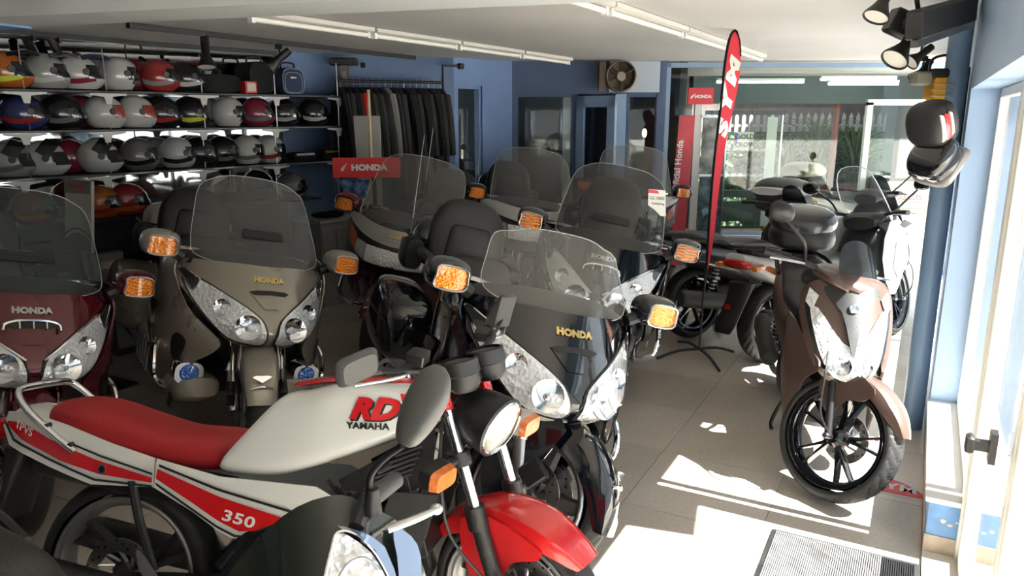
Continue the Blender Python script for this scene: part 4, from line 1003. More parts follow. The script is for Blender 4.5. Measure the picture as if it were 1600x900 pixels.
# ------------------------------------------------------------ big touring motorcycle
def tourer(label, pos, head, lean, paint, trim=None, st=0, screen=None, wtop=1.45, letters='HONDA', lettm=None, chromevent=False, blue_lamps=False, old=False, strip=None, wheelvis=False, mirrorm=None, grille=False, antennas=True, bars=True, lowtrim=None, fa0=22):
    t = thing('touring_motorcycle', label, 'motorcycle', (pos[0], pos[1], 0), R(head), None, R(lean))
    M = steer((-.24, 0, .90), 28, st)
    lettm = lettm or gold; screen = screen or glassmat('smoked_screen', (.62, .63, .62), .34, (.36, .36, .35), .8)
    # ----- wheels, fork
    wheel(t, 'front_wheel', (0, 0, .32), .325, .13, .225, darkgrey, mat('wheel_grey', (.13, .13, .135), .4, .6), 5, disc=.15, M=M, edge=steel, discs=(-1, 1), swid=.045, tread=2 if wheelvis else 0)
    wheel(t, 'rear_wheel', (-1.69, 0, .31), .315, .17, .20, darkgrey, darkgrey, 5, swid=.045)
    fm = fender((0, 0, .32), .350, .185, fa0, 172, .12, taper=.25); 
    fo = fm.move(M).build('front_mudguard', paint, t, solid=.004, off=-1)
    # side skirts of the mudguard
    for s_ in (-1, 1):
        ol = [(.10, .66), (-.02, .70), (-.16, .66), (-.22, .52), (-.20, .34), (-.12, .24), (-.06, .30), (-.10, .45), (.0, .56), (.10, .58)]
        MB().panel(ol, lambda a, b: (a, s_ * (.095 + .012 * math.sin(b * 6)), b), .04, 3).move(M).build('mudguard_skirt', paint, t, solid=.006)
        MB().panel([(-.085, .30), (-.03, .34), (.03, .62), (-.03, .66), (-.11, .64), (-.12, .32)], lambda a, b: (a + .03, s_ * .125, b), .05).move(M).build('fork_cover', paint if old or not blue_lamps else mat('smoky_deflector', (.09, .075, .055), .25, coat=.6), t, solid=.006)
        MB().cyl((.0, s_ * .105, .32), (-.14, s_ * .115, .585), .031, n=16).move(M).build('fork_slider', black if old else steel, t)
        MB().cyl((-.10, s_ * .115, .50), (-.155, s_ * .115, .64), .040, .036, n=18).move(M).build('fork_sleeve', chrome, t)
        MB().cyl((-.14, s_ * .115, .60), (-.29, s_ * .115, .94), .022, n=16).move(M).build('fork_tube', chrome, t)
        MB().box((.02, s_ * .125, .42), (.09, .04, .10), (0, .5, 0), .01).move(M).build('brake_caliper', black, t)
    MB().tube([(.29, -.05, .52), (.298, 0, .533), (.29, .05, .52)], .006, 6).move(M).build('mudguard_chrome_edge', chrome, t)
    em = MB().panel([(-.045, .012), (0, -.02), (.045, .012), (.03, .02), (-.03, .02)], lambda a, b: (.283 - b * .4, a, .565 + b * .75), .02); em.move(M).build('emblem', chrome, t, solid=.004)
    # ----- cowl
    def f(y, z):
        x = .12 - .75 * max(0, z - .76) - 2.1 * y * y - 1.1 * max(0, .73 - z) ** 1.3 * 2
        if old: x = .06 - .42 * max(0, z - .80) - 1.45 * y * y - 1.6 * max(0, .74 - z)
        return x
    def F(off=0.0): return lambda y, z: Vector((f(y, z) + off, y, z))
    if old: half = [(0, .99), (.12, .995), (.25, 1.01), (.36, 1.03), (.43, 1.0), (.44, .93), (.41, .82), (.36, .72), (.26, .66), (.12, .645), (0, .64)]
    else: half = [(0, 1.045), (.12, 1.045), (.24, 1.035), (.34, 1.02), (.395, .985), (.395, .93), (.345, .86), (.27, .765), (.19, .69), (.11, .655), (0, .645)]
    ol = [(y, z) for y, z in half] + [(-y, z) for y, z in half[::-1][1:-1]]
    cm_ = (strip or paint) if old else paint
    MB().panel(ol, F(), .035, 3).build('front_cowl', black if old else paint, t, solid=.006, off=-1)
    if old:
        hs = [(0, .90), (.15, .91), (.30, .94), (.42, .99), (.425, 1.03), (.33, 1.04), (.18, 1.02), (0, 1.01)]
        MB().panel(hs + [(-y, z) for y, z in hs[::-1][1:-1]], F(.010), .035, 3).build('upper_cowl_panel', cm_, t, solid=.008)
        hl_ = [(-.20, .76), (.20, .76), (.20, .875), (-.20, .875)]
        for s_ in (-1, 1):
            MB().panel([(s_ * .03, .765), (s_ * .205, .765), (s_ * .215, .875), (s_ * .03, .875)], F(.012), .03).build('headlight', reflector, t, solid=.01)
            MB().panel([(s_ * .215, .77), (s_ * .30, .80), (s_ * .31, .89), (s_ * .225, .88)], F(.012), .03).build('side_lamp', mat('lamp_grey', (.4, .4, .38), .2, .3, coat=1), t, solid=.008)
            MB().panel([(s_ * .31, .81), (s_ * .395, .87), (s_ * .405, .965), (s_ * .32, .905)], F(.014), .03).build('turn_lamp', mat('dim_amber', (.35, .07, .02), .2, coat=1), t, solid=.008)
        MB().panel([(-.035, .77), (.035, .77), (.035, .87), (-.035, .87)], F(.012), .03).build('headlight_centre', reflector, t, solid=.008)
        MB().panel([(-.09, .955), (.09, .955), (.08, .985), (-.08, .985)], F(.018), .03).build('badge_panel', mat('badge_grey', (.35, .33, .30), .4), t, solid=.003)
    else:
        # headlights, trims, vents
        for s_ in (-1, 1):
            lens = [(.030, .690), (.11, .682), (.19, .705), (.26, .765), (.325, .850), (.352, .915), (.335, .938), (.28, .932), (.18, .885), (.09, .835), (.040, .785)]
            g = [(s_ * y, z) for y, z in lens]
            cx = sum(p[0] for p in g) / len(g); cz = sum(p[1] for p in g) / len(g)
            MB().panel([(cx + (a - cx) * 1.07, cz + (b - cz) * 1.09) for a, b in g], F(.004), .03, 3).build('headlight_gasket', black, t, solid=.004)
            h = MB().panel(g, F(.009), .02, 3).build('headlight', reflector, t, solid=.004)
            for (yy, zz, r_) in ((.115, .765, .062), (.215, .835, .042)):
                cc = Vector((f(yy, zz) + .014, s_ * yy, zz)); nrm = Vector((1, s_ * 4.0 * yy * .5, .45)).normalized()
                MB().lathe([(.001, -.006), (r_ * .35, -.004), (r_ * .8, .004), (r_, .010), (r_ * .98, .000)], cc, nrm, 24).build('lamp_bowl', chrome, h)
                MB().ell(cc + nrm * .002, (r_ * .18, r_ * .18, r_ * .18), 10, 6).build('bulb_cap', steel, h)
            MB().panel(g, F(.028), .03, 3).build('lens', lensglass, h)
            vt = [(s_ * y, z) for y, z in ((.325, .885), (.352, .925), (.375, .965), (.362, .975), (.32, .955), (.295, .935))]
            MB().panel(vt, F(.012), .03, 2).build('air_vent', black, t, solid=.006)
            MB().tube([F(.018)(a, b) for a, b in vt], .0055, 6, 3, True).build('vent_ring', chrome, t)
            if chromevent or grille:
                MB().tube([F(.018)(s_ * y, z) for y, z in ((.03, .80), (.10, .845), (.19, .90), (.29, .945))], .006, 6, 3).build('chrome_brow', chrome, t)
        vv = [(-.10, .925), (-.07, .936), (0, .94), (.07, .936), (.10, .925), (.035, .855), (-.035, .855)]
        MB().panel(vv, F(.007), .03).build('cowl_recess', paint, t, solid=.004)
        MB().panel([(-.098, .924), (-.07, .934), (0, .938), (.07, .934), (.098, .924), (.075, .914), (0, .920), (-.075, .914)], F(.013), .03).build('vent_slot', black, t, solid=.004)
        if chromevent:
            v_ = MB().tube([F(.02)(y, z) for y, z in ((-.105, .905), (-.10, .928), (-.06, .944), (0, .948), (.06, .944), (.10, .928), (.105, .905))], .007, 6, 3)
            for y in (-.05, 0, .05): v_.cyl(F(.02)(y, .945), F(.02)(y, .915), .004)
            v_.build('chrome_vent_trim', chrome, t)
        if lowtrim: MB().panel([(-.14, .672), (-.05, .66), (.05, .66), (.14, .672), (.20, .70), (.15, .655), (.05, .640), (-.05, .640), (-.15, .655), (-.20, .70)], F(.006), .03).build('light_chin_strip', lowtrim, t, solid=.004)
    if letters:
        zl = .982 if not old else .97
        text(letters, .031 if not old else .028, lettm, t, lambda a, b: F(.008 if not old else .024)(a, zl + b), bold=.002, wide=1.25, thick=.003)
    # ----- windshield
    zb = 1.01 if old else 1.03
    def W(y, z):
        x0 = f(0, zb) - .03; q = z - zb
        return Vector((x0 - .85 * q - (1.15 if old else 1.5) * y * y, y, z))
    wb_ = .36 if old else .33
    hw = [(0, zb - .01), (.15, zb - .002), (wb_ - .05, zb + .01), (wb_, zb + .05), (wb_ - .02, zb + (wtop - zb) * .5), (wb_ - .05, zb + (wtop - zb) * .8), (wb_ - .12, wtop - .035), (.13, wtop - .008), (0, wtop)]
    wo = [(y, z) for y, z in hw] + [(-y, z) for y, z in hw[::-1][1:-1]]
    ws = MB().panel(wo, W, .05, 3).build('windshield', screen, t)
    cr_ = cr([tuple(p) for p in wo], 3, True)
    MB().tube([W(a, b) for a, b in cr_], .0022, 5, 1, True).build('edge', mat('screen_edge', (.42, .43, .42), .2, coat=.5), ws)
    if not old and wtop > 1.36:
        MB().panel([(-.11, 1.165), (.11, 1.165), (.10, 1.205), (-.10, 1.205)], lambda a, b: W(a, b) + Vector((.006, 0, 0)), .04).build('screen_vent', black, ws, solid=.008)
        for zz in (1.175, 1.185, 1.195): MB().tube([W(y, zz) + Vector((.014, 0, 0)) for y in (-.095, 0, .095)], .0022, 5).build('vent_slat', darkgrey, ws)
    # black dash behind the screen
    MB().loft([(f(0, zb) - .06, 0, 1.01, .16, .03, 2.5), (-.30, 0, 1.00, .34, .06, 2.5), (-.45, 0, 1.0, .36, .07, 2.5), (-.55, 0, .98, .30, .05, 2.5)]).build('dashboard', black, t)
    # ----- side fairings
    for s_ in (-1, 1):
        def sy(x, z): return s_ * (.425 - .95 * (x + .48) ** 2 - .30 * max(0, .55 - z) - .25 * max(0, z - .95)) 
        fo_ = [(-.33, 1.01), (-.30, .95), (-.18, .80), (-.05, .71), (.0, .66), (-.03, .60), (-.12, .52), (-.17, .42), (-.26, .33), (-.42, .31), (-.58, .36), (-.66, .50), (-.70, .70), (-.66, .90), (-.58, 1.03), (-.45, 1.06)]
        MB().panel(fo_, lambda a, b: Vector((a, sy(a, b), b)), .05, 3).build('side_fairing', paint, t, solid=.008)
        MB().panel([(-.15, .63), (-.20, .66), (-.235, .62), (-.22, .52), (-.19, .50), (-.165, .55)], lambda a, b: Vector((a, sy(a, b) + s_ * .013, b)), .03, 3).build('fairing_duct', black, t, solid=.004)
        MB().panel([(-.40, .78), (-.62, .74), (-.64, .60), (-.56, .50), (-.42, .56), (-.47, .66)], lambda a, b: Vector((a, sy(a, b) + s_ * .018, b)), .03, 3).build('louvre_recess', black, t, solid=.004)
        for (z1_, x1_) in ((.72, -.60), (.62, -.60)):
            MB().tube([Vector((x, sy(x, z_) + s_ * .016, z_)) for x, z_ in ((x1_, z1_), (x1_ + .10, z1_ - .01), (x1_ + .17, z1_ - .07))], .013, 6, 3, flat=.6).build('louvre_blade', chrome if grille else paint, t)
        # mirrors
        my, mz, mx = s_ * .475, 1.085, -.30
        mm = mirrorm or paint
        mo = MB().loft([(-.075, my - s_ * .01, mz, .075, .055, 2.4), (-.03, my, mz, .092, .068, 2.6), (.03, my, mz, .088, .066, 2.8), (.065, my, mz - .004, .07, .052, 3)], n=24).move(Matrix.Translation((mx, 0, 0))).build('mirror', mm, t)
        MB().tube([(mx - .02, s_ * .36, 1.02), (mx - .02, s_ * .42, 1.05), (mx, my, mz - .02)], .028, 8, 3).build('mirror_arm', black, t)
        am = MB().panel([(my - .058, mz - .045), (my + .052, mz - .045), (my + .060, mz - .0), (my + .048, mz + .032), (my - .05, mz + .036), (my - .06, mz)], lambda a, b: Vector((mx + .072 - .6 * (a - my) ** 2 * 3, a, b)), .02, 2)
        am.build('turn_lamp', amber, mo, solid=.006)
        MB().tube([Vector((mx + .076, my + a, mz + b)) for a, b in ((-.060, -.048), (.054, -.048), (.063, 0), (.05, .036), (-.052, .040), (-.063, 0))], .0042, 6, 3, True).build('lamp_bezel', steel if not old else black, mo)
        if grille:
            for b in (-.028, -.009, .010, .026): MB().cyl((mx + .082, my - .058, mz + b), (mx + .082, my + .056, mz + b), .003, n=6).build('chrome_bar', chrome, mo)
        # engine heads, guards, bars
        MB().loft([(-.98, s_ * .27, .43, .11, .11, 4), (-.95, s_ * .28, .43, .13, .13, 4), (-.58, s_ * .28, .43, .13, .13, 4), (-.55, s_ * .27, .43, .11, .11, 4)], k=1).build('cylinder_head', steel, t)
        for i in range(5): MB().box((-.62 - .075 * i, s_ * .412, .43), (.02, .012, .17), bev=.004).build('head_rib', alu, t)
        if bars: MB().tube([(-.42, s_ * .20, .34), (-.30, s_ * .30, .34), (-.26, s_ * .42, .40), (-.28, s_ * .44, .50), (-.36, s_ * .42, .58), (-.46, s_ * .34, .60)], .015, 8, 4).build('engine_guard', chrome, t)
        if blue_lamps:
            fl_ = MB().loft([(-.10, s_ * .30, .475, .075, .06, 3), (-.04, s_ * .30, .475, .078, .062, 3), (.0, s_ * .30, .47, .068, .055, 3)], k=2).move(Matrix.Translation((-.13, 0, 0))).build('fog_lamp', chrome, t)
            MB().lathe([(.001, .02), (.04, .014), (.05, .0)], (-.135, s_ * .30, .472), (1, 0, 0), 20).build('blue_lens', bluelens, fl_)
            MB().loft([(-.55, s_ * .25, .33, .10, .09, 3), (-.20, s_ * .26, .38, .12, .08, 3), (-.12, s_ * .24, .40, .09, .05, 3)], k=2).build('lower_cowl', paint, t)
            MB().panel([(-.11, .35), (-.13, .30), (-.22, .29), (-.20, .37)], lambda a, b: Vector((a + .02, s_ * .37, b)), .04).build('lower_duct', black, t, solid=.004)
        # handlebar
        MB().tube([(-.52, s_ * .12, 1.00), (-.60, s_ * .26, 1.03), (-.72, s_ * .40, 1.01)], .016, 8, 3).build('handlebar', chrome, t)
        MB().cyl((-.68, s_ * .34, 1.02), (-.76, s_ * .44, 1.0), .021, n=14).build('grip', black, t)
        # rider footboard, saddlebags, exhaust
        MB().box((-.92, s_ * .34, .30), (.22, .08, .03), bev=.01).build('footpeg', black, t)
        sb = MB().loft([(-2.12, s_ * .30, .58, .09, .10, 3), (-2.08, s_ * .31, .57, .14, .17, 3.5), (-1.75, s_ * .33, .57, .155, .20, 3.5), (-1.42, s_ * .32, .56, .14, .18, 3.2), (-1.34, s_ * .30, .55, .08, .10, 2.6)], n=26).build('saddlebag', paint, t)
        MB().tube([(-2.10, s_ * .44, .60), (-1.8, s_ * .487, .60), (-1.4, s_ * .465, .60)], .006, 6).build('lid_seam', black, sb)
        MB().cyl((-1.2, s_ * .22, .27), (-2.15, s_ * .27, .27), .05, .055, n=18).build('exhaust_pipe', chrome, t)
        sp_ = MB().loft([(-2.02, s_ * .30, .92, .045, .08, 3), (-1.88, s_ * .30, .93, .06, .10, 3), (-1.80, s_ * .29, .93, .05, .09, 3)], k=2).build('speaker_pod', black, t)
    # radiator / frame / engine
    MB().loft([(-.75, 0, .55, .20, .22, 3), (-.35, 0, .62, .22, .26, 3), (-.20, 0, .70, .17, .16, 3)], k=2).build('radiator_housing', black, t)
    MB().loft([(-1.35, 0, .42, .19, .17, 3), (-1.0, 0, .44, .22, .20, 3), (-.55, 0, .44, .20, .19, 3)], k=2).build('engine_block', engine, t)
    # tank shelter, seats
    MB().loft([(-.50, 0, .90, .22, .10, 2.5), (-.62, 0, .88, .23, .14, 2.5), (-.85, 0, .82, .22, .14, 2.5), (-1.02, 0, .74, .19, .11, 2.5)]).build('tank_cover', paint, t)
    MB().loft([(-1.0, 0, .72, .10, .07, 2.6), (-1.08, 0, .72, .19, .08, 2.6), (-1.30, 0, .72, .21, .085, 2.8), (-1.40, 0, .76, .20, .11, 2.8), (-1.46, 0, .80, .18, .10, 2.6)]).build('rider_seat', leather, t)
    MB().loft([(.80, 0 - 1.40, 0, .05, .19, 2.6), (.92, -1.42, 0, .055, .20, 2.6), (1.00, -1.44, 0, .045, .17, 2.6), (1.03, -1.445, 0, .02, .10, 2.6)], axis='z').build('rider_backrest', leather, t)
    MB().loft([(-1.42, 0, .80, .16, .08, 2.6), (-1.55, 0, .82, .20, .09, 2.8), (-1.74, 0, .82, .20, .10, 2.6)]).build('pillion_seat', leather, t)
    bkr = MB().loft([(.86, -1.76, 0, .06, .21, 3), (1.00, -1.79, 0, .075, .235, 3), (1.16, -1.82, 0, .075, .225, 2.8), (1.27, -1.84, 0, .06, .16, 2.5), (1.305, -1.85, 0, .03, .08, 2.2)], axis='z', n=28).build('pillion_backrest', leather, t)
    MB().loft([(.90, -1.715, 0, .03, .13, 3.4), (.94, -1.725, 0, .045, .145, 3.4), (1.12, -1.755, 0, .045, .13, 3.4), (1.16, -1.765, 0, .03, .10, 3)], axis='z').build('back_pad', leather, bkr)
    for s_ in (-1, 1):
        MB().tube([(-1.80, s_ * .25, .96), (-1.62, s_ * .27, .965), (-1.52, s_ * .25, .95)], .035, 8, 3, flat=.8).build('armrest', leather, bkr)
        MB().tube([(-1.70, s_ * .135, .92), (-1.715, s_ * .125, 1.05), (-1.735, s_ * .09, 1.14), (-1.74, 0, 1.155)], .006, 6, 3).build('stitched_piping', black, bkr)
    # trunk
    tk = MB().loft([(-2.30, 0, 1.0, .16, .07, 3), (-2.26, 0, 1.0, .24, .13, 3.4), (-2.05, 0, 1.01, .29, .165, 3.4), (-1.90, 0, 1.0, .28, .15, 3.2), (-1.86, 0, .99, .24, .11, 3)], n=30).build('trunk', paint, t)
    MB().tube([(-2.31, 0, 1.02), (-2.24, .27, 1.02), (-2.05, .305, 1.02), (-1.88, .27, 1.02), (-1.84, 0, 1.02), (-1.88, -.27, 1.02), (-2.05, -.305, 1.02), (-2.24, -.27, 1.02)], .009, 6, 4, True).build('trunk_band', black, tk)
    for s_ in (-1, 1): MB().box((-2.33, s_ * .2, .93), (.04, .16, .06), bev=.01).build('tail_lamp', redlens, tk)
    if antennas:
        for s_ in (-1, 1) if antennas == True else (antennas,):
            MB().cyl((-1.98, s_ * .30, 1.0), (-2.06, s_ * .33, 1.62), .0022, .0014, n=6).build('antenna', steel, t)
            MB().cyl((-1.98, s_ * .30, .95), (-1.99, s_ * .303, 1.12), .006, n=8).build('antenna_base', chrome, t)
    MB().tube([(-.9, .2, .25), (-.95, .30, .10), (-1.0, .34, .02)], .012, 8).build('side_stand', black, t)
    return t

champ_p = mat('champagne_metallic', (.33, .30, .25), .28, .45, coat=.8)
burg_p = mat('burgundy_metallic', (.115, .008, .018), .2, .35, coat=1.0)
black_p = mat('deep_black_paint', (.004, .006, .010), .08, coat=1.0)
blue_p = mat('midnight_blue_paint', (.012, .014, .045), .12, .3, coat=1.0)
silver_p = mat('silver_strip_paint', (.46, .45, .42), .3, .3, coat=.5)
clear = glassmat('clear_screen', (.82, .82, .80), .26, (.50, .49, .46), .8)
tourer('champagne touring motorcycle with gold lettering and blue fog lamps, facing camera', (-1.37, 3.56), -56, 12.2, champ_p, st=-13, blue_lamps=True, wtop=1.47, antennas=False)
tourer('burgundy touring motorcycle cut by left edge, silver lettering and chrome vent trim', (-2.17, 2.95), -48, 12, burg_p, lettm=steel, chromevent=True, wtop=1.47, st=4, antennas=False, screen=glassmat('green_smoked_screen', (.50, .56, .54), .25, (.20, .24, .23), .8))
tourer('black touring motorcycle with gold lettering and black pillion backrest, nearest the white bike', (.03, 2.683), -72.3, 13.9, black_p, wtop=1.33, screen=clear, st=42, fa0=6, wheelvis=True, lowtrim=mat('cream_chin', (.55, .52, .42), .3, coat=.5), antennas=-1)
tourer('black touring motorcycle with chrome barred mirror lamps, behind the gold-lettered black one', (.343, 4.28), -98, 10.9, black_p, wtop=1.49, grille=True, chromevent=True, lettm=steel, antennas=False, screen=glassmat('dark_smoked_screen', (.42, .43, .43), .30, (.17, .17, .17), .8))
tourer('burgundy older touring motorcycle with silver cowl panel, before the jackets', (-.97, 5.15), -97, 11, burg_p, old=True, strip=silver_p, letters='HONDA', wtop=1.50, wheelvis=False, bars=True, screen=clear, st=-6, antennas=-1)
tourer('black older touring motorcycle with white cowl panel by the blue wall window', (.06, 6.15), -82, 8, gloss, old=True, strip=mat('white_strip_paint', (.62, .62, .60), .3, coat=.5), letters='1500', lettm=darkgrey, wtop=1.50, screen=clear, antennas=-1)
tourer('dark blue touring motorcycle with pale upper cowl, beside the half-open blue door', (1.08, 7.0), -92, 4, blue_p, old=True, strip=silver_p, letters='', wtop=1.48, screen=clear, antennas=-1)
# price tag on the dark smoked screen
tg = thing('price_tag', 'white price card with red corner and handwritten text hung on the smoked screen', 'tag', Q(1026, 317, 4.62), R(8))
MB().panel([(-.055, -.075), (.062, -.085), (.052, .075), (-.055, .085)], lambda a, b: (a, 0, b), .03).build('card', mat('card_white', (.78, .78, .74), .6), tg, solid=.002)
MB().panel([(-.055, .062), (.012, .055), (.005, .075), (-.055, .084)], lambda a, b: (a, -.002, b), .03).build('red_corner', mat('card_red', (.7, .05, .08), .5), tg, solid=.001)
ink = mat('ink', (.08, .08, .10), .6)
text('GL 1800', .026, ink, tg, lambda a, b: (a, -.003, b + .028 - a * .08)); text('Goldwing', .020, ink, tg, lambda a, b: (a + .008, -.003, b - .005 - a * .08))
# ------------------------------------------------------------ scooters
def scooter(label, pos, head, lean, paint, st=0, tall=False, case=None, tread=0, mirrors=True, inner=None, wb=1.42, screen=None, seatm=None, mirror_m=None, hand=True, rail=False, fr=.30, emblem=False, sidestrip=None, plate=True, flag=None):
    t = thing('scooter', label, 'scooter', (pos[0], pos[1], 0), R(head), None, R(lean))
    inner = inner or black; seatm = seatm or leather; screen = screen or glassmat('dark_small_screen', (.25, .26, .27), .15, (.05, .05, .05), 1.0)
    M = steer((-.20, 0, .75), 26, st)
    wheel(t, 'front_wheel', (0, 0, fr), fr, .115, fr - .075, gloss, gloss, 5, split=True, disc=.115, M=M, tread=tread, discs=(1,), swid=.022)
    wheel(t, 'rear_wheel', (-wb, 0, .29), .29, .14, .20, gloss, gloss, 5, split=True, tread=tread if tread else 0, disc=.1, discs=(1,), swid=.022)
    # front mudguard with pointed beak
    g = fender((0, 0, fr), fr + .025, .15, 28, 128, .07, taper=.55)
    g.move(M).build('front_mudguard', paint, t, solid=.005, off=-1)
    for s_ in (-1, 1):
        MB().panel([(.10, fr + .29), (-.10, fr + .33), (-.16, fr + .20), (-.05, fr + .10), (.0, fr + .18), (.08, fr + .22)], lambda a, b: (a, s_ * .082, b), .04, 3).move(M).build('mudguard_side', paint, t, solid=.006)
        MB().cyl((.0, s_ * .085, fr), (-.10, s_ * .085, fr + .24), .018, n=14).move(M).build('fork_leg', black, t)
        MB().cyl((-.10, s_ * .085, fr + .22), (-.20, s_ * .07, fr + .48), .013, n=12).move(M).build('fork_tube', steel, t)
        MB().cyl((0, s_ * .06, fr), (0, s_ * .115, fr), .013, n=10).move(M).build('axle_nut', steel, t)
    MB().tube([(.0, -.10, fr + .02), (-.03, -.18, fr + .10), (-.08, -.20, fr + .28), (-.20, -.10, fr + .42)], .005, 6).move(M).build('brake_hose', black, t)
    # nose cowl
    def f(y, z): return .015 - (.62 if not tall else .70) * max(0, z - .64) - 2.6 * y * y - .6 * max(0, .62 - z) - 5 * max(0, abs(y) - .15) ** 2
    def F(o=0.0): return lambda y, z: Vector((f(y, z) + o, y, z))
    ol = [(0, 1.0), (.09, 1.005), (.16, .985), (.205, .93), (.21, .82), (.185, .70), (.14, .61), (.07, .555), (0, .535)]
    if tall: ol = [(0, 1.0), (.10, 1.01), (.19, 1.0), (.245, .94), (.24, .82), (.20, .69), (.14, .60), (.07, .55), (0, .53)]
    ol = ol + [(-y, z) for y, z in ol[::-1][1:-1]]
    MB().panel(ol, F(), .03, 3).build('front_cowl', paint, t, solid=.006, off=-1)
    lens = [(0, .575), (.07, .595), (.12, .66), (.152, .755), (.172, .865), (.14, .875), (.085, .80), (.035, .745), (0, .735)]
    lo = lens + [(-y, z) for y, z in lens[::-1][1:-1]]
    if not tall:
        MB().panel([(a * 1.12, .72 + (b - .72) * 1.10) for a, b in lo], F(.003), .03, 2).build('lamp_surround', gloss, t, solid=.004)
        h = MB().panel(lo, F(.010), .02, 2).build('headlight', reflector, t, solid=.004)
        for s_ in (-1, 1):
            c = F(.018)(s_ * .045, .655); MB().lathe([(.001, -.004), (.018, -.003), (.040, .006), (.044, .01)], c, (1, s_ * .3, .3), 20).build('lamp_bowl', chrome, h)
        MB().panel(lo, F(.026), .03, 2).build('lens', lensglass, h)
        sp = [(0, .69), (.020, .77), (.050, .88), (.12, .955), (.10, .985), (0, .995)]
        MB().panel(sp + [(-y, z) for y, z in sp[::-1][1:-1]], F(.034), .025, 2).build('centre_spear', inner, t, solid=.008)
        MB().lathe([(.001, .006), (.020, .005), (.023, 0)], F(.045)(0, .90), (1, 0, .6), 20).build('round_emblem', chrome, t)
        for s_ in (-1, 1):
            MB().panel([(s_ * .14, .93), (s_ * .175, .955), (s_ * .19, .89), (s_ * .165, .86)], F(.01), .02).build('position_lamp', reflector, t, solid=.006)
            # arch legs under the cowl
            MB().panel([(.02, .64), (-.10, .70), (-.34, .80), (-.40, .60), (-.40, .30), (-.30, .22), (-.20, .24), (-.17, .36), (-.13, .50), (-.06, .57)], lambda a, b: (a - .02, s_ * (.135 + .10 * min(1, max(0, -a * 3.2)) - .12 * max(0, .5 - b)), b), .04, 3).build('leg_shield_side', paint, t, solid=.008)
    else:
        gr_ = mat('scooter_grey', (.30, .31, .32), .35, .3, coat=.4)
        for s_ in (-1, 1):
            MB().panel([(s_ * .04, .62), (s_ * .12, .66), (s_ * .20, .80), (s_ * .225, .90), (s_ * .16, .86), (s_ * .06, .74)], F(.008), .03).build('headlight', reflector, t, solid=.006)
            MB().panel([(-.02, .66), (-.18, .93), (-.42, .98), (-.48, .70), (-.36, .42), (-.22, .46), (-.12, .58)], lambda a, b: (a - .03, s_ * (.16 + .10 * min(1, max(0, -a * 3))), b), .04, 2).build('side_cowl', paint, t, solid=.008)
            MB().panel([(-.12, .66), (-.22, .84), (-.34, .82), (-.36, .62), (-.26, .52)], lambda a, b: (a - .03, s_ * (.172 + .10 * min(1, max(0, -a * 3))), b), .04).build('grey_side_insert', gr_, t, solid=.008)
            MB().panel([(-.20, .95), (-.30, .985), (-.36, .95), (-.30, .92)], lambda a, b: (a, s_ * .275, b), .03).build('dark_vent', black, t, solid=.006)
        MB().panel([(-.05, .70), (.05, .70), (.07, .93), (-.07, .93)], F(.008), .03).build('nose_insert', inner, t, solid=.006)
        # tall clear screen
        def W(y, z): return Vector((-.22 - .75 * (z - .96) - 2.0 * y * y, y, z))
        w = [(0, .96), (.12, .965), (.19, 1.0), (.20, 1.12), (.17, 1.28), (.11, 1.37), (0, 1.39)]; w = w + [(-y, z) for y, z in w[::-1][1:-1]]
        ws = MB().panel(w, W, .04, 2).build('windshield', glassmat('clear_scooter_screen', (.92, .93, .94), .05, (.8, .8, .82), 1.0), t)
        MB().tube([W(a, b) for a, b in w], .004, 6, 2, True).build('screen_edge', mat('bright_edge', (.7, .72, .78), .2, coat=1), ws)
    # small smoked screen and bar cover
    MB_ = steer((-.32, 0, .95), 20, st * .75)
    if not tall:
        def W(y, z): return Vector((-.20 - .62 * (z - .97) - 2.2 * y * y, y, z))
        w = [(0, .955), (.07, .965), (.12, 1.0), (.115, 1.09), (.08, 1.16), (0, 1.185)]; w = w + [(-y, z) for y, z in w[::-1][1:-1]]
        MB().panel(w, W, .03, 3).move(MB_).build('windscreen', screen, t, solid=.003)
        MB().loft([(-.16, 0, .965, .08, .02, 2.4), (-.22, 0, .985, .15, .04, 2.4), (-.34, 0, 1.0, .17, .05, 2.4), (-.44, 0, 1.0, .12, .04, 2.4)]).move(MB_).build('bar_cover', paint, t)
        for s_ in (-1, 1): MB().loft([(-.19, s_ * .10, .96, .03, .012, 2.2), (-.26, s_ * .135, .99, .055, .03, 2.2), (-.40, s_ * .12, 1.0, .045, .03, 2.2)]).move(MB_).build('bar_cover_wing', paint, t)
    MB().loft([(-.22, 0, .96, .12, .03, 2.5), (-.40, 0, .98, .17, .05, 2.5), (-.50, 0, .95, .12, .05, 2.5)]).move(MB_).build('dashboard', inner, t)
    if hand:
        for s_ in (-1, 1):
            MB().tube([(-.36, s_ * .06, .99), (-.40, s_ * .20, 1.02), (-.47, s_ * .30, 1.03)], .014, 8).move(MB_).build('handlebar', black, t)
            MB().cyl((-.455, s_ * .265, 1.03), (-.52, s_ * .375, 1.03), .019, n=14).move(MB_).build('grip', black, t)
            MB().tube([(-.39, s_ * .23, 1.02), (-.40, s_ * .31, 1.02), (-.44, s_ * .40, 1.015)], .007, 6).move(MB_).build('brake_lever', steel, t)
    if mirrors:
        for s_ in (-1, 1) if mirrors is True else mirrors:
            MB().tube([(-.40, s_ * .22, 1.03), (-.36, s_ * .30, 1.12), (-.40, s_ * .40, 1.20)], .008, 8).move(MB_).build('mirror_stalk', black, t)
            MB().loft([(-.03, 0, 0, .055, .035, 2.3), (-.012, 0, 0, .075, .048, 2.4), (.012, 0, 0, .06, .038, 2.2), (.03, 0, 0, .025, .015, 2)], n=20).move(MB_ @ Matrix.Translation((-.40, s_ * .44, 1.235)) @ Matrix.Rotation(R(s_ * 8), 4, 'X')).build('mirror', mirror_m or black, t)
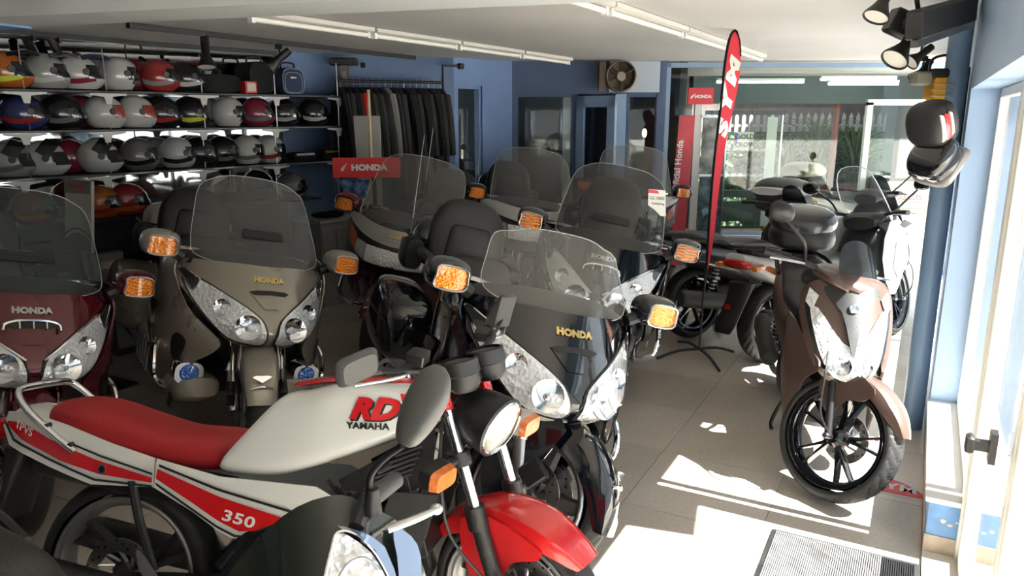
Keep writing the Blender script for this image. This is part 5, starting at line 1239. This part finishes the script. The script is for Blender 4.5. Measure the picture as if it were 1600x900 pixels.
    # body
    MB().loft([(-.24, 0, .62, .16, .16, 2.6), (-.34, 0, .66, .22, .28, 2.6), (-.44, 0, .60, .20, .30, 2.6), (-.50, 0, .50, .18, .22, 2.6)]).build('leg_shield_inner', inner, t)
    MB().loft([(-.36, 0, .32, .15, .10, 3), (-.50, 0, .32, .20, .09, 3), (-.80, 0, .33, .20, .10, 3), (-.95, 0, .38, .17, .12, 3)]).build('floorboard', inner, t)
    MB().loft([(-.62, 0, .46, .08, .12, 2.4), (-.75, 0, .52, .17, .16, 2.6), (-1.10, 0, .60, .20, .14, 2.8), (-1.50, 0, .70, .17, .09, 2.8), (-1.78, 0, .79, .09, .045, 2.6)], n=26).build('rear_body', paint, t)
    if sidestrip:
        for s_ in (-1, 1): MB().panel([(-.95, .55), (-1.30, .60), (-1.62, .74), (-1.58, .68), (-1.30, .52), (-1.0, .46)], lambda a, b: (a, s_ * (.196 - .05 * max(0, -a - 1.2) - .08 * max(0, -a - 1.45)), b), .05, 2).build('side_strip', sidestrip, t, solid=.008)
    MB().loft([(-.62, 0, .70, .07, .02, 2.4), (-.70, 0, .70, .13, .05, 2.6), (-1.0, 0, .72, .17, .065, 2.8), (-1.16, 0, .75, .165, .055, 2.6), (-1.26, 0, .80, .16, .055, 2.6), (-1.55, 0, .83, .13, .05, 2.6), (-1.70, 0, .84, .07, .025, 2.4)], n=26).build('seat', seatm, t)
    for s_ in (-1, 1):
        MB().tube([(-1.35, s_ * .17, .80), (-1.55, s_ * .16, .86), (-1.75, s_ * .09, .88), (-1.80, 0, .88)], .014, 8).build('grab_rail', sidestrip or inner, t)
        MB().cyl((-1.36, s_ * .14, .36), (-1.30, s_ * .15, .62), .022, n=12).build('shock_body', black, t)
        sp = MB(); sp.tube([(-1.36 + .06 * (i / 40), s_ * .15 + .028 * math.cos(i * 1.2), .38 + .22 * i / 40) if False else (-1.36 + .0015 * i + .028 * math.sin(i * 1.2), s_ * .15 + .028 * math.cos(i * 1.2), .38 + .0055 * i) for i in range(41)], .005, 5, 1); sp.build('shock_spring', steel, t)
    MB().loft([(-.85, -.02, .33, .12, .11, 3), (-1.2, .10, .31, .07, .10, 3), (-1.45, .13, .29, .05, .09, 3)]).build('engine_case', engine, t)
    MB().tube([(-.9, -.10, .26), (-1.1, -.16, .24), (-1.2, -.18, .28)], .02, 8).build('exhaust_pipe', steel, t)
    MB().loft([(-1.15, -.19, .30, .035, .035, 2), (-1.22, -.19, .31, .055, .065, 2.2), (-1.65, -.19, .38, .055, .07, 2.2), (-1.70, -.19, .39, .035, .04, 2)]).build('silencer', darkgrey, t)
    tl = MB().loft([(-1.70, 0, .745, .10, .035, 2.6), (-1.77, 0, .76, .13, .035, 2.4), (-1.81, 0, .77, .08, .02, 2.2)]).build('tail_lamp', redlens, t)
    rh = MB().loft([(.62, -1.70, 0, .06, .10, 2.6), (.50, -1.76, 0, .03, .09, 2.6), (.34, -1.86, 0, .018, .09, 2.8), (.28, -1.89, 0, .012, .07, 2.8)], axis='z').build('rear_mudflap', black, t)
    MB().box((-1.845, 0, .46), (.01, .045, .035)).build('reflector', redlens, t)
    for s_ in (-1, 1): MB().loft([(-1.66, s_ * .13, .74, .03, .02, 2.3), (-1.78, s_ * .17, .74, .025, .018, 2.3)], k=2).build('turn_lamp', amber, t)
    MB().tube([(-.95, .05, .20), (-.98, .16, .06), (-1.02, .18, .0)], .013, 8).build('centre_stand', black, t)
    MB().tube([(-.80, -.10, .24), (-.80, -.16, .12), (-.80, -.19, .03), (-.72, -.20, .02)], .012, 8).build('stand_foot', black, t)
    if case:
        c = topcase('', '', None, 0, case[0], case[2] if len(case) > 2 else 1.0, parent=t) if False else None
        s_ = case[2] if len(case) > 2 else 1.0; MM = Matrix.Translation((-1.72, 0, .90)) @ Matrix.Scale(s_, 4)
        MB().loft([(-.22, 0, .10, .08, .03, 2.5), (-.205, 0, .10, .16, .065, 2.7), (-.12, 0, .095, .215, .088, 3), (.05, 0, .095, .225, .092, 3), (.17, 0, .095, .18, .08, 3), (.205, 0, .09, .10, .05, 2.5)], n=28).move(MM).build('top_box_tub', case[0], t)
        MB().loft([(-.225, 0, .19, .08, .03, 2.5), (-.21, 0, .20, .17, .075, 2.5), (-.12, 0, .215, .222, .105, 2.6), (.05, 0, .215, .228, .10, 2.6), (.17, 0, .20, .18, .075, 2.5), (.215, 0, .185, .10, .04, 2.5)], n=28).move(MM).build('top_box_lid', case[1], t)
        MB().box((-1.72, 0, .885), (.30, .18, .03), bev=.01).build('carrier', black, t)
        if len(case) > 3:
            MB().loft([(-.235, 0, .20, .12, .025, 2.6), (-.225, 0, .21, .19, .035, 2.6), (-.10, 0, .235, .236, .02, 3)], n=20, k=2).move(MM).build('top_box_lens', case[3], t)
    return t
brown = mat('brown_satin', (.105, .066, .055), .38, .35, coat=.35)
scooter('brown scooter facing camera with black top box, wheel turned left', (1.53, 3.29), -102, 2.0, brown, st=46, tread=1, case=(black, mat('case_smoke', (.03, .032, .034), .25, coat=.6), .92), mirrors=(-1,), inner=black, sidestrip=None)
wsc = mat('white_scooter', (.72, .73, .74), .25, coat=.6)
scooter('white and black scooter with tall clear windshield, seen from behind', (3.12, 6.03), 30, 3, wsc, st=14, tall=True, inner=black, sidestrip=None, tread=2, mirror_m=gloss)
blk = mat('black_scooter', (.02, .021, .024), .3, coat=.5)
scooter('all black scooter between red flag and white scooter', (2.70, 6.62), 29, 2, blk, sidestrip=None, mirrors=False, tall=False)
scooter('dark grey scooter with black and silver top box, third in the row', (3.95, 7.75), 32, 2, mat('graphite_scooter', (.10, .10, .105), .3, coat=.5), tall=False, case=(mat('case_dark', (.05, .05, .052), .4), mat('case_lid_grey', (.06, .06, .063), .4, coat=.4), 1.0, whitepaint), mirrors=(-1,), sidestrip=whitepaint)
scooter('scooter with tan top box standing beyond the showroom glass', (5.0, 10.05), 32, 2, silver_p, case=(darkgrey, mat('case_tan', (.40, .35, .26), .3, coat=.5), 1.0), mirrors=False)
# black big scooter in the near foreground, mostly below the frame
scooter_front = scooter('black big scooter cut by the bottom edge, only left bar, mirror and nose in view', (-.08, .76), -30, 2, black_p, mirrors=False, hand=False, screen=glassmat('black_gloss_screen', (.10, .10, .10), .55, (.012, .014, .013), 1.1), fr=.28)
sfm = scooter_front
for ch in list(sfm.children):
    if ch.name.split('.')[0] in ('windscreen', 'bar_cover', 'bar_cover_wing', 'dashboard', 'front_cowl', 'headlight', 'lamp_surround', 'centre_spear', 'round_emblem', 'lens', 'position_lamp'):
        for g_ in list(ch.children): bpy.data.objects.remove(g_)
        bpy.data.objects.remove(ch)
bpy.context.view_layer.update()
SI = sfm.matrix_world.inverted()
def wl(px, py, dY=0.0): return SI @ Q(px, py, 1.24 + (900 - py) * .0007 + .10 * ((px - 520) / 150) ** 2 + dY)
# the big glossy nose of the scooter: outlines measured in thousandths
def wf_(dY=0.0): return lambda a, b: wl(a * 1000, 900 - b * 1000, dY)
MB().panel([(.335, -.08), (.350, -.01), (.400, .056), (.464, .108), (.532, .127), (.578, .108), (.618, .088), (.645, .052), (.668, -.01), (.670, -.08)], wf_(), .02, 3).build('nose_cowl', mat('nose_gloss', (.022, .028, .022), .10, coat=1.0), sfm, solid=.03, off=-1)
hl_ = MB().panel([(.527, .066), (.545, .062), (.578, .036), (.602, -.005), (.608, -.05), (.500, -.06), (.508, .0), (.518, .04)], wf_(-.02), .012, 2).build('headlight', reflector, sfm, solid=.012)
MB().tube([wl(*p_, -.03) for p_ in ((500, 950), (508, 900), (518, 858), (528, 832), (556, 836), (586, 866), (608, 905))], .0035, 6).build('lamp_trim', chrome, hl_)
MB().tube([wl(*p_, -.035) for p_ in ((528, 905), (545, 880), (570, 872), (592, 890))], .003, 6).build('lamp_divider', steel, hl_)
MB().panel([(.612, .075), (.640, .062), (.655, .03), (.652, -.03), (.626, -.03), (.618, .03)], wf_(-.02), .02, 2).build('chrome_strip', mat('blue_chrome', (.35, .42, .55), .1, 1.0), sfm, solid=.01)
MB().panel([(.527, .078), (.560, .070), (.600, .045), (.622, -.02), (.612, -.02), (.585, .04), (.550, .064)], wf_(-.022), .012, 2).build('chrome_brow', mat('blue_chrome', (.35, .42, .55), .1, 1.0), sfm, solid=.008)
MB().tube([(-.445, .31, 1.035), (-.455, .34, 1.055), (-.46, .36, 1.06)], .016, 8).build('handlebar', black, sfm)
MB().cyl((-.46, .355, 1.06), (-.475, .465, 1.06), .0185, n=20).build('grip', darkgrey, sfm)
lv = MB().tube([(-.39, .335, 1.035), (-.36, .37, 1.045), (-.35, .41, 1.045), (-.352, .437, 1.04)], lambda q: .011 - .003 * q, 10, 4, flat=.7); lv.ell((-.352, .437, 1.04), (.013, .013, .011)); lv.build('brake_lever', mat('lever_silver', (.72, .72, .72), .3, .9), sfm)
ms = MB().tube([(-.435, .345, 1.07), (-.44, .345, 1.12), (-.40, .335, 1.17), (-.345, .325, 1.215)], .0065, 10, 4); ms.cyl((-.435, .345, 1.05), (-.435, .345, 1.10), .019, .013); ms.build('mirror_stalk', black, sfm)
ml = MB().loft([(-.085, 0, 0, .012, .012, 2), (-.07, 0, 0, .030, .022, 2.1), (-.02, .002, 0, .046, .030, 2.3), (.04, .004, 0, .050, .032, 2.3), (.085, .002, 0, .036, .024, 2.1), (.105, 0, 0, .014, .010, 2)], axis='z', n=26)
ml.move(Matrix.Translation((-.335, .365, 1.272)) @ Matrix.Rotation(R(-34), 4, 'X') @ Matrix.Rotation(R(6), 4, 'Y') @ Matrix.Scale(.82, 4)).build('mirror', mat('mirror_shell', (.085, .085, .083), .38, .2, bump=.08, bscale=200), sfm)

# ------------------------------------------------------------ white and red naked motorcycle
def naked(pos, head, lean, st):
    t = thing('motorcycle', 'white motorcycle with red seat and stripes, front of the picture', 'motorcycle', (pos[0], pos[1], 0), R(head), None, R(lean))
    M = steer((-.36, 0, .90), 26, st) @ Matrix.Translation((0, 0, .305)) @ Matrix.Rotation(R(13), 4, 'Y') @ Matrix.Diagonal((1, 1, .89, 1)) @ Matrix.Translation((-.085, 0, -.305))
    MW = steer((-.36, 0, .90), 26, st) @ Matrix.Translation((-.085, 0, 0))
    grey_rim = mat('rim_silver', (.33, .33, .32), .35, .7)
    wheel(t, 'front_wheel', (0, 0, .305), .305, .10, .235, grey_rim, mat('spoke_dark', (.03, .03, .032), .4), 3, split=True, disc=.133, M=MW, tread=1, edge=alu, discs=(-1, 1), swid=.03, curved=.2)
    wheel(t, 'rear_wheel', (-1.385, 0, .31), .31, .12, .235, grey_rim, mat('spoke_dark'), 3, split=True, disc=.12, tread=0, edge=grey_rim, discs=(-1,), swid=.03, curved=.2)
    fd = fender((0, 0, .305), .345, .15, 40, 144, .085, taper=.35); fd.move(MW).build('front_mudguard', redpaint, t, solid=.004, off=-1)
    for s_ in (-1, 1):
        MB().panel([(.06, .60), (-.10, .62), (-.20, .56), (-.17, .42), (-.10, .33), (-.04, .40), (.0, .50), (.08, .56)], lambda a, b: (a, s_ * (.078), b), .04, 3).move(M).build('mudguard_side', redpaint, t, solid=.005)
        MB().cyl((0.02, s_ * .10, .305), (-.135, s_ * .10, .62), .026, n=16).move(M).build('fork_slider', black, t)
        MB().cyl((-.12, s_ * .10, .58), (-.15, s_ * .10, .65), .032, n=16).move(M).build('dust_seal', black, t)
        MB().cyl((-.135, s_ * .10, .62), (-.345, s_ * .10, 1.05), .0185, n=18).move(M).build('fork_tube', chrome, t)
        MB().cyl((-.295, s_ * .10, .945), (-.315, s_ * .10, .985), .0235, n=16).move(M).build('red_reflector_band', redlens, t)
        MB().cyl((-.215, s_ * .10, .775), (-.235, s_ * .10, .815), .034, n=16).move(M).build('clamp', black, t)
        MB().cyl((-.345, s_ * .10, 1.04), (-.352, s_ * .10, 1.056), .0225, n=16).move(M).build('fork_cap', chrome, t)
        # indicators
        MB().cyl((-.225, s_ * .10, .80), (-.215, s_ * .19, .80), .014, n=12).move(M).build('lamp_stalk', black, t)
        il = MB().loft([(-.235, s_ * .23, .80, .050, .036, 5), (-.215, s_ * .23, .80, .052, .038, 5), (-.195, s_ * .23, .80, .050, .036, 5)], k=1).move(M).build('turn_lamp', mat('lamp_shell', (.5, .48, .44), .4) if s_ > 0 else black, t)
        MB().loft([(-.195, s_ * .23, .80, .050, .036, 5), (-.172, s_ * .23, .80, .044, .031, 4.5)], k=1).move(M).build('amber_lens', mat('old_amber', (.75, .20, .05), .3, coat=.5, var=.3, vscale=40), il)
        MB().box((.02, s_ * .125, .42), (.07, .035, .10), (0, .45, 0), .01).move(M).build('brake_caliper', black, t)
        MB().tube([(-.34, s_ * .05, 1.05), (-.36, s_ * .20, 1.09), (-.42, s_ * .27, 1.09)], .011, 10, 4).move(M).build('handlebar', black, t)
        MB().cyl((-.42, s_ * .26, 1.09), (-.48, s_ * .365, 1.075), .0165, n=16).move(M).build('grip', black, t)
        MB().tube([(-.38, s_ * .20, 1.085), (-.36, s_ * .25, 1.085), (-.42, s_ * .37, 1.07)], .006, 8, 4).move(M).build('lever', steel, t)
        MB().box((-.41, s_ * .215, 1.085), (.05, .06, .045), (0, 0, .5), .008).move(M).build('switch_block', black, t)
    MB().tube([(-.04, -.11, .40), (-.18, -.16, .55), (-.26, -.14, .75), (-.32, -.08, .90)], .005, 6).move(M).build('brake_hose', darkgrey, t)
    MB().tube([(-.04, .11, .40), (-.14, .15, .55), (-.22, .14, .75), (-.30, .08, .90)], .005, 6).move(M).build('brake_hose', darkgrey, t)
    MB().box((-.30, 0, .93), (.05, .25, .03), (0, -.45, 0), .008).move(M).build('lower_yoke', black, t); MB().box((-.34, 0, 1.03), (.06, .25, .025), (0, -.45, 0), .008).move(M).build('top_yoke', black, t)
    # headlight
    hd = Vector((1, 0, -.10)).normalized(); hc = Vector((-.22, 0, .905))
    hs = MB().lathe([(.001, -.10), (.05, -.098), (.085, -.06), (.099, 0), (.103, .05), (.105, .062), (.098, .068), (.094, .062)], hc, hd, 40).move(M).build('headlight', black, t)
    MB().lathe([(.094, .060), (.07, .04), (.03, .02), (.001, .012)], hc, hd, 36).move(M).build('reflector', mat('plain_reflector', (.80, .80, .76), .18, .9), hs)
    MB().lathe([(.098, .066), (.094, .070), (.091, .066)], hc, hd, 40).move(M).build('rim', chrome, hs)
    MB().lathe([(.001, .086), (.04, .083), (.075, .075), (.093, .065)], hc, hd, 40).move(M).build('lens', glassmat('fluted_glass', (.9, .9, .86), .30, (.62, .60, .54), 1.2), hs)
    # gauges
    for s_, r_ in ((-1, .050), (1, .050)):
        gm = MB().lathe([(.001, -.075), (.035, -.075), (.050, -.055), (.054, -.02), (.060, -.015), (.060, .028), (.052, .032)], (-.29, s_ * .068, 1.085), (-.42, 0, .9), 26).move(M).build('gauge', black, t)
        MB().lathe([(.001, .024), (.045, .024)], (-.29, s_ * .068, 1.085), (-.42, 0, .9), 24).move(M).build('dial', darkgrey, gm)
    MB().box((-.29, 0, 1.035), (.05, .20, .04), (0, -.4, 0), .01).move(M).build('gauge_box', black, t)
    # fluid reservoir + cap
    rs = MB().box((-.37, -.17, 1.125), (.055, .06, .045), (0, 0, .3), .006).move(M).build('fluid_reservoir', black, t)
    # mirrors
    MB().tube([(-.38, .20, 1.07), (-.38, .25, 1.10), (-.40, .31, 1.12)], .006, 8).move(M).build('mirror_stalk', black, t)
    mshell = mat('mirror_black', (.05, .05, .05), .5, bump=.1, bscale=200)
    MB().box((0, 0, 0), (.022, .095, .135), None, .010).move(M @ Matrix.Translation((-.41, .33, 1.15)) @ Matrix.Rotation(R(-12), 4, 'X')).build('mirror', mshell, t, sub=0)
    MB().tube([(-.40, -.22, 1.08), (-.39, -.28, 1.14), (-.37, -.36, 1.15)], .006, 8).move(M).build('mirror_stalk', black, t)
    MB().loft([(-.016, 0, 0, .055, .040, 4.5), (0, 0, 0, .066, .050, 4.5), (.016, 0, 0, .052, .038, 4)], n=24, k=3).move(M @ Matrix.Translation((-.37, -.42, 1.17)) @ Matrix.Rotation(R(12), 4, 'X') @ Matrix.Rotation(R(-10), 4, 'Z')).build('mirror', mshell, t)
    # tank
    tk_ = MB().loft([(-.93, 0, .800, .120, .118, 4), (-.91, 0, .805, .138, .135, 5), (-.78, 0, .815, .150, .145, 5), (-.65, 0, .845, .156, .128, 5), (-.50, 0, .880, .150, .098, 5), (-.40, 0, .905, .125, .075, 4), (-.345, 0, .915, .08, .055, 3)], n=44, k=6)
    for v in tk_.v: v.x += max(0, v.z - .70) * .75 * min(1, max(0, (-.60 - v.x) / .28))
    tk_.build('fuel_tank', whitepaint, t)
    MB().tube([(-.74, .0, .955), (-.66, .0, .972), (-.55, .0, .978), (-.45, .0, .980), (-.36, .0, .968)], .07, 10, 4, flat=.16).build('tank_red_ridge', redpaint, t)
    MB().lathe([(.001, .018), (.03, .018), (.034, .0)], (-.47, 0, .99), (0, 0, 1), 24).build('filler_cap', chrome, t)
    def ty(x): 
        k_ = [(-.93, .12), (-.91, .138), (-.78, .150), (-.65, .156), (-.50, .150), (-.40, .125), (-.345, .08)]
        for (a, b), (c, d) in zip(k_, k_[1:]):
            if a <= x <= c: return b + (d - b) * (x - a) / (c - a)
        return .09
    for s_ in (-1, 1):
        sc = -s_
        def tf(a, b, x0=-.50, z0=.905): 
            x = x0 + sc * a if s_ > 0 else x0 + a; z = z0 + b; return (x, s_ * (ty(x) * 1.0 + .004), z)
        text('RD', .085, mat('shadow_black', (.02, .02, .02), .4), t, lambda a, b: tf(a + .004, b - .004), bold=.006, wide=1.0, shear=.35, thick=.001)
        text('RD', .085, redpaint, t, lambda a, b: (lambda p: (p[0], p[1] + s_ * .0012, p[2]))(tf(a, b)), bold=.005, wide=1.0, shear=.35)
        text('YAMAHA', .026, mat('shadow_black'), t, lambda a, b: tf(a - .01, b, z0=.855), bold=.001, wide=1.0)
        MB().panel([(-.43, .955), (-.37, .955), (-.36, .90), (-.41, .87)], lambda a, b: (a, s_ * (ty(a) + .004), b), .03).build('red_flash', redpaint, t, solid=.002)
    # seat
    MB().loft([(-1.66, 0, .80, .05, .03, 2.4), (-1.63, 0, .81, .11, .055, 2.8), (-1.50, 0, .80, .135, .065, 3), (-1.32, 0, .765, .135, .062, 3), (-1.15, 0, .735, .130, .060, 3), (-1.00, 0, .73, .12, .062, 3), (-.90, 0, .735, .10, .055, 2.8), (-.87, 0, .74, .07, .035, 2.4)], n=32, k=6).build('seat', mat('red_seat_vinyl', (.36, .012, .016), .55, bump=.25, bscale=220), t)
    # tail + side panels
    MB().loft([(-1.82, 0, .775, .075, .045, 3), (-1.79, 0, .775, .10, .065, 3.2), (-1.60, 0, .74, .128, .065, 3.4), (-1.35, 0, .690, .140, .052, 3.2), (-1.16, 0, .655, .138, .045, 3)], n=32, k=5).build('tail_fairing', whitepaint, t)
    def py(x): return .145 + .010 * math.sin((x + 1.2) * 3)
    for s_ in (-1, 1):
        def pf(o=0.0): return lambda a, b: (a, s_ * (py(a) + o - .10 * max(0, b - .70)), b)
        def tf2(o=0.0): return lambda a, b: (a, s_ * (.1415 + o - .060 * max(0, -a - 1.50) - .14 * max(0, -a - 1.72)), b)
        pl = [(-1.155, .715), (-.90, .675), (-.64, .665), (-.60, .64), (-.70, .56), (-.78, .50), (-.86, .49), (-1.0, .56), (-1.16, .625)]
        p_ = MB().panel(pl, pf(), .02, 0).build('side_panel', whitepaint, t, solid=.005)
        MB().panel([(-1.145, .685), (-.72, .565), (-.745, .525), (-.84, .515), (-1.0, .59), (-1.15, .655)], pf(.0075), .02).build('red_stripe', redpaint, p_, solid=.002)
        for o_ in ([(-1.14, .700), (-.70, .590), (-.703, .583), (-1.14, .693)], [(-1.15, .642), (-.85, .503), (-.80, .503), (-.80, .497), (-.853, .497), (-1.15, .635)]):
            MB().panel(o_, pf(.0075), .02).build('pin_line', mat('shadow_black'), p_, solid=.002)
        text('350', .048, whitepaint, p_, (lambda a, b: (-.845 + a, s_ * (py(-.84) + .009), .552 + b - a * .22)) if s_ < 0 else (lambda a, b: (-.845 - a, s_ * (py(-.84) + .009), .552 + b + a * .22)), bold=.001, wide=1.2, shear=.2)
        tl_ = [(-1.165, .715), (-1.35, .755), (-1.52, .80), (-1.70, .835), (-1.80, .83), (-1.825, .78), (-1.79, .72), (-1.60, .665), (-1.42, .62), (-1.165, .625)]
        q_ = MB().panel(tl_, tf2(), .02, 0).build('tail_side', whitepaint, t, solid=.005)
        MB().panel([(-1.17, .655), (-1.40, .700), (-1.60, .755), (-1.72, .80), (-1.795, .80), (-1.80, .79), (-1.72, .745), (-1.55, .690), (-1.38, .655), (-1.17, .640)], tf2(.0075), .02).build('red_stripe', redpaint, q_, solid=.002)
        for o_ in ([(-1.17, .67), (-1.38, .715), (-1.60, .775), (-1.60, .769), (-1.38, .709), (-1.17, .664)], [(-1.17, .632), (-1.40, .640), (-1.60, .695), (-1.76, .745), (-1.81, .80), (-1.815, .795), (-1.765, .738), (-1.60, .688), (-1.40, .633), (-1.17, .626)]):
            MB().panel(o_, tf2(.0075), .02).build('pin_line', mat('shadow_black'), q_, solid=.002)
        text('YPVS', .040, whitepaint, q_, (lambda a, b: (tf2(.009)(-1.715 + a, .782 + b - a * .35))) if s_ < 0 else (lambda a, b: (tf2(.009)(-1.715 - a, .782 + b - a * .35))), bold=.0, wide=.9, shear=.25)
        MB().cyl((-1.37, s_ * .138, .672), (-1.37, s_ * .152, .672), .016, n=20).build('seat_lock', chrome, q_); MB().cyl((-1.37, s_ * .150, .672), (-1.37, s_ * .154, .672), .011, n=16).build('lock_core', black, q_)
        # grab rail
        MB().tube([(-1.48, s_ * .150, .72), (-1.58, s_ * .152, .775), (-1.70, s_ * .15, .855), (-1.755, s_ * .12, .90), (-1.75, s_ * .05, .91), (-1.75, 0, .91)], .0125, 10, 5).build('grab_rail', chrome, t)
        for (x, z_) in ((-1.50, .735), (-1.60, .79)): MB().cyl((x, s_ * .12, z_ + .01), (x, s_ * .16, z_ + .005), .009, n=10).build('rail_bolt', black, t)
        # frame tubes, footpeg plate, swing arm
        MB().tube([(-.38, s_ * .05, .90), (-.50, s_ * .14, .70), (-.60, s_ * .15, .62), (-.90, s_ * .15, .50), (-1.0, s_ * .14, .40)], .016, 8, 4).build('frame_tube', gloss, t)
        MB().tube([(-.36, s_ * .04, .82), (-.42, s_ * .12, .55), (-.48, s_ * .14, .30), (-.80, s_ * .15, .24), (-1.0, s_ * .14, .30)], .015, 8, 4).build('frame_downtube', gloss, t)
        for (x, z_) in ((-.60, .62), (-.48, .735)): MB().cyl((x - .02, s_ * .145, z_ - .01), (x + .02, s_ * .145, z_ + .015), .022, n=12).build('frame_collar', black, t)
        MB().panel([(-.82, .34), (-.80, .385), (-.92, .36), (-1.16, .345), (-1.22, .42), (-1.245, .44), (-1.235, .39), (-1.19, .32), (-.95, .325)], lambda a, b: (a, s_ * .185, b), .04).build('footpeg_plate', alu, t, solid=.012)
        MB().cyl((-.82, s_ * .18, .36), (-.82, s_ * .20, .36), .013, n=12).build('plate_bolt', steel, t)
        MB().cyl((-1.0, s_ * .18, .33), (-1.02, s_ * .28, .33), .013, n=10).build('footpeg', black, t)
        MB().tube([(-.95, s_ * .11, .34), (-1.2, s_ * .11, .33), (-1.40, s_ * .11, .31)], .022, 8, 2).build('swing_arm', black, t)
        MB().loft([(-.95, s_ * .17, .26, .03, .03, 2), (-1.15, s_ * .18, .28, .045, .045, 2), (-1.6, s_ * .19, .35, .05, .055, 2), (-1.72, s_ * .19, .37, .025, .03, 2)]).build('silencer', black, t)
        MB().tube([(-1.30, s_ * .14, .64), (-1.28, s_ * .13, .52), (-1.22, s_ * .13, .36)], .014, 8, 2).build('damper', black, t)
    MB().box((-1.86, 0, .755), (.04, .15, .07), bev=.01).build('tail_lamp', redlens, t)
    MB().loft([(.70, -1.78, 0, .05, .08, 2.6), (.58, -1.80, 0, .025, .08, 2.6), (.45, -1.83, 0, .015, .08, 2.6)], axis='z').build('rear_mudguard', black, t)
    MB().loft([(-1.70, 0, .66, .08, .05, 3), (-1.40, 0, .62, .09, .05, 3), (-1.05, 0, .58, .08, .05, 3)]).build('inner_mudguard', black, t)
    # engine, barrels with fins, carb, radiator
    MB().loft([(-1.0, 0, .36, .12, .10, 3), (-.75, 0, .37, .17, .13, 3), (-.50, 0, .40, .15, .11, 3)]).build('crankcase', engine, t)
    for i in range(7): MB().box((-.52 - .018 * i * .3, 0, .50 + i * .022), (.17, .26, .007), (0, -.35, 0)).build('cooling_fin', engine, t)
    MB().box((-.53, 0, .57), (.12, .22, .17), (0, -.35, 0), .01).build('cylinder', engine, t)
    for s_ in (-1, 1): MB().loft([(-.75, s_ * .07, .56, .03, .035, 2.5), (-.62, s_ * .07, .57, .035, .04, 2.5)]).build('carburettor', alu, t); MB().tube([(-.50, s_ * .10, .48), (-.40, s_ * .13, .36), (-.55, s_ * .16, .25), (-.95, s_ * .17, .26)], .028, 8).build('exhaust_pipe', black, t)
    rd = MB().box((-.395, 0, .62), (.035, .32, .30), (0, -.30, 0), .006).build('radiator', black, t)
    for s_ in (-1, 1):
        MB().panel([(-.33, .86), (-.50, .76), (-.62, .69), (-.60, .66), (-.42, .66), (-.33, .70)], lambda a, b: (a, s_ * .152, b), .05).build('radiator_shroud', black, t, solid=.01)
        for i in range(6): MB().box((-.47 + i * .013, s_ * .162, .69 + .02 * i), (.16 - .014 * i, .004, .006), (0, -.4, 0)).build('shroud_rib', darkgrey, t)
        bl = MB().panel([(-.345, .66), (-.56, .62), (-.60, .50), (-.66, .33), (-.60, .30), (-.44, .34)] if False else [(-.31, .67), (-.45, .67), (-.50, .52), (-.58, .36), (-.50, .29), (-.40, .40), (-.34, .55)], lambda a, b: (a, s_ * .17, b), .05).build('belly_cowl', mat('matt_black_panel', (.028, .03, .028), .6, bump=.4, bscale=30), t, solid=.012)
        for i in range(7): MB().box((-.325 - i * .022, s_ * .170, .62 - i * .045), (.016, .016, .018), (0, .5, 0)).build('cowl_tooth', mat('matt_black_panel'), t)
    for i in range(5): MB().tube([(-.55 - .03 * i, -.12, .60 + .02 * i), (-.45, -.14 + .01 * i, .50 - .02 * i), (-.60, -.13, .40)], .006, 6).build('cable', black, t)
    ks = [(-1.9, -1.86), (-1.82, -1.78), (-1.16, -1.22), (-.90, -1.0), (-.60, -.64), (-.34, -.34), (0, 0)]
    def rx(x):
        for (a, b), (c, d) in zip(ks, ks[1:]):
            if a <= x <= c: return b + (d - b) * (x - a) / (c - a)
        return x
    def walk(o):
        for v in o.data.vertices: v.co.x = rx(v.co.x)
        for c in o.children: walk(c)
    for c in t.children:
        if c.name.split('.')[0] in ('fuel_tank', 'tank_red_ridge', 'seat', 'tail_fairing', 'side_panel', 'tail_side', 'red_flash', 'lettering', 'grab_rail', 'rail_bolt', 'filler_cap'): walk(c)
    return t
naked((.09, 1.98), -8, 14, -28)
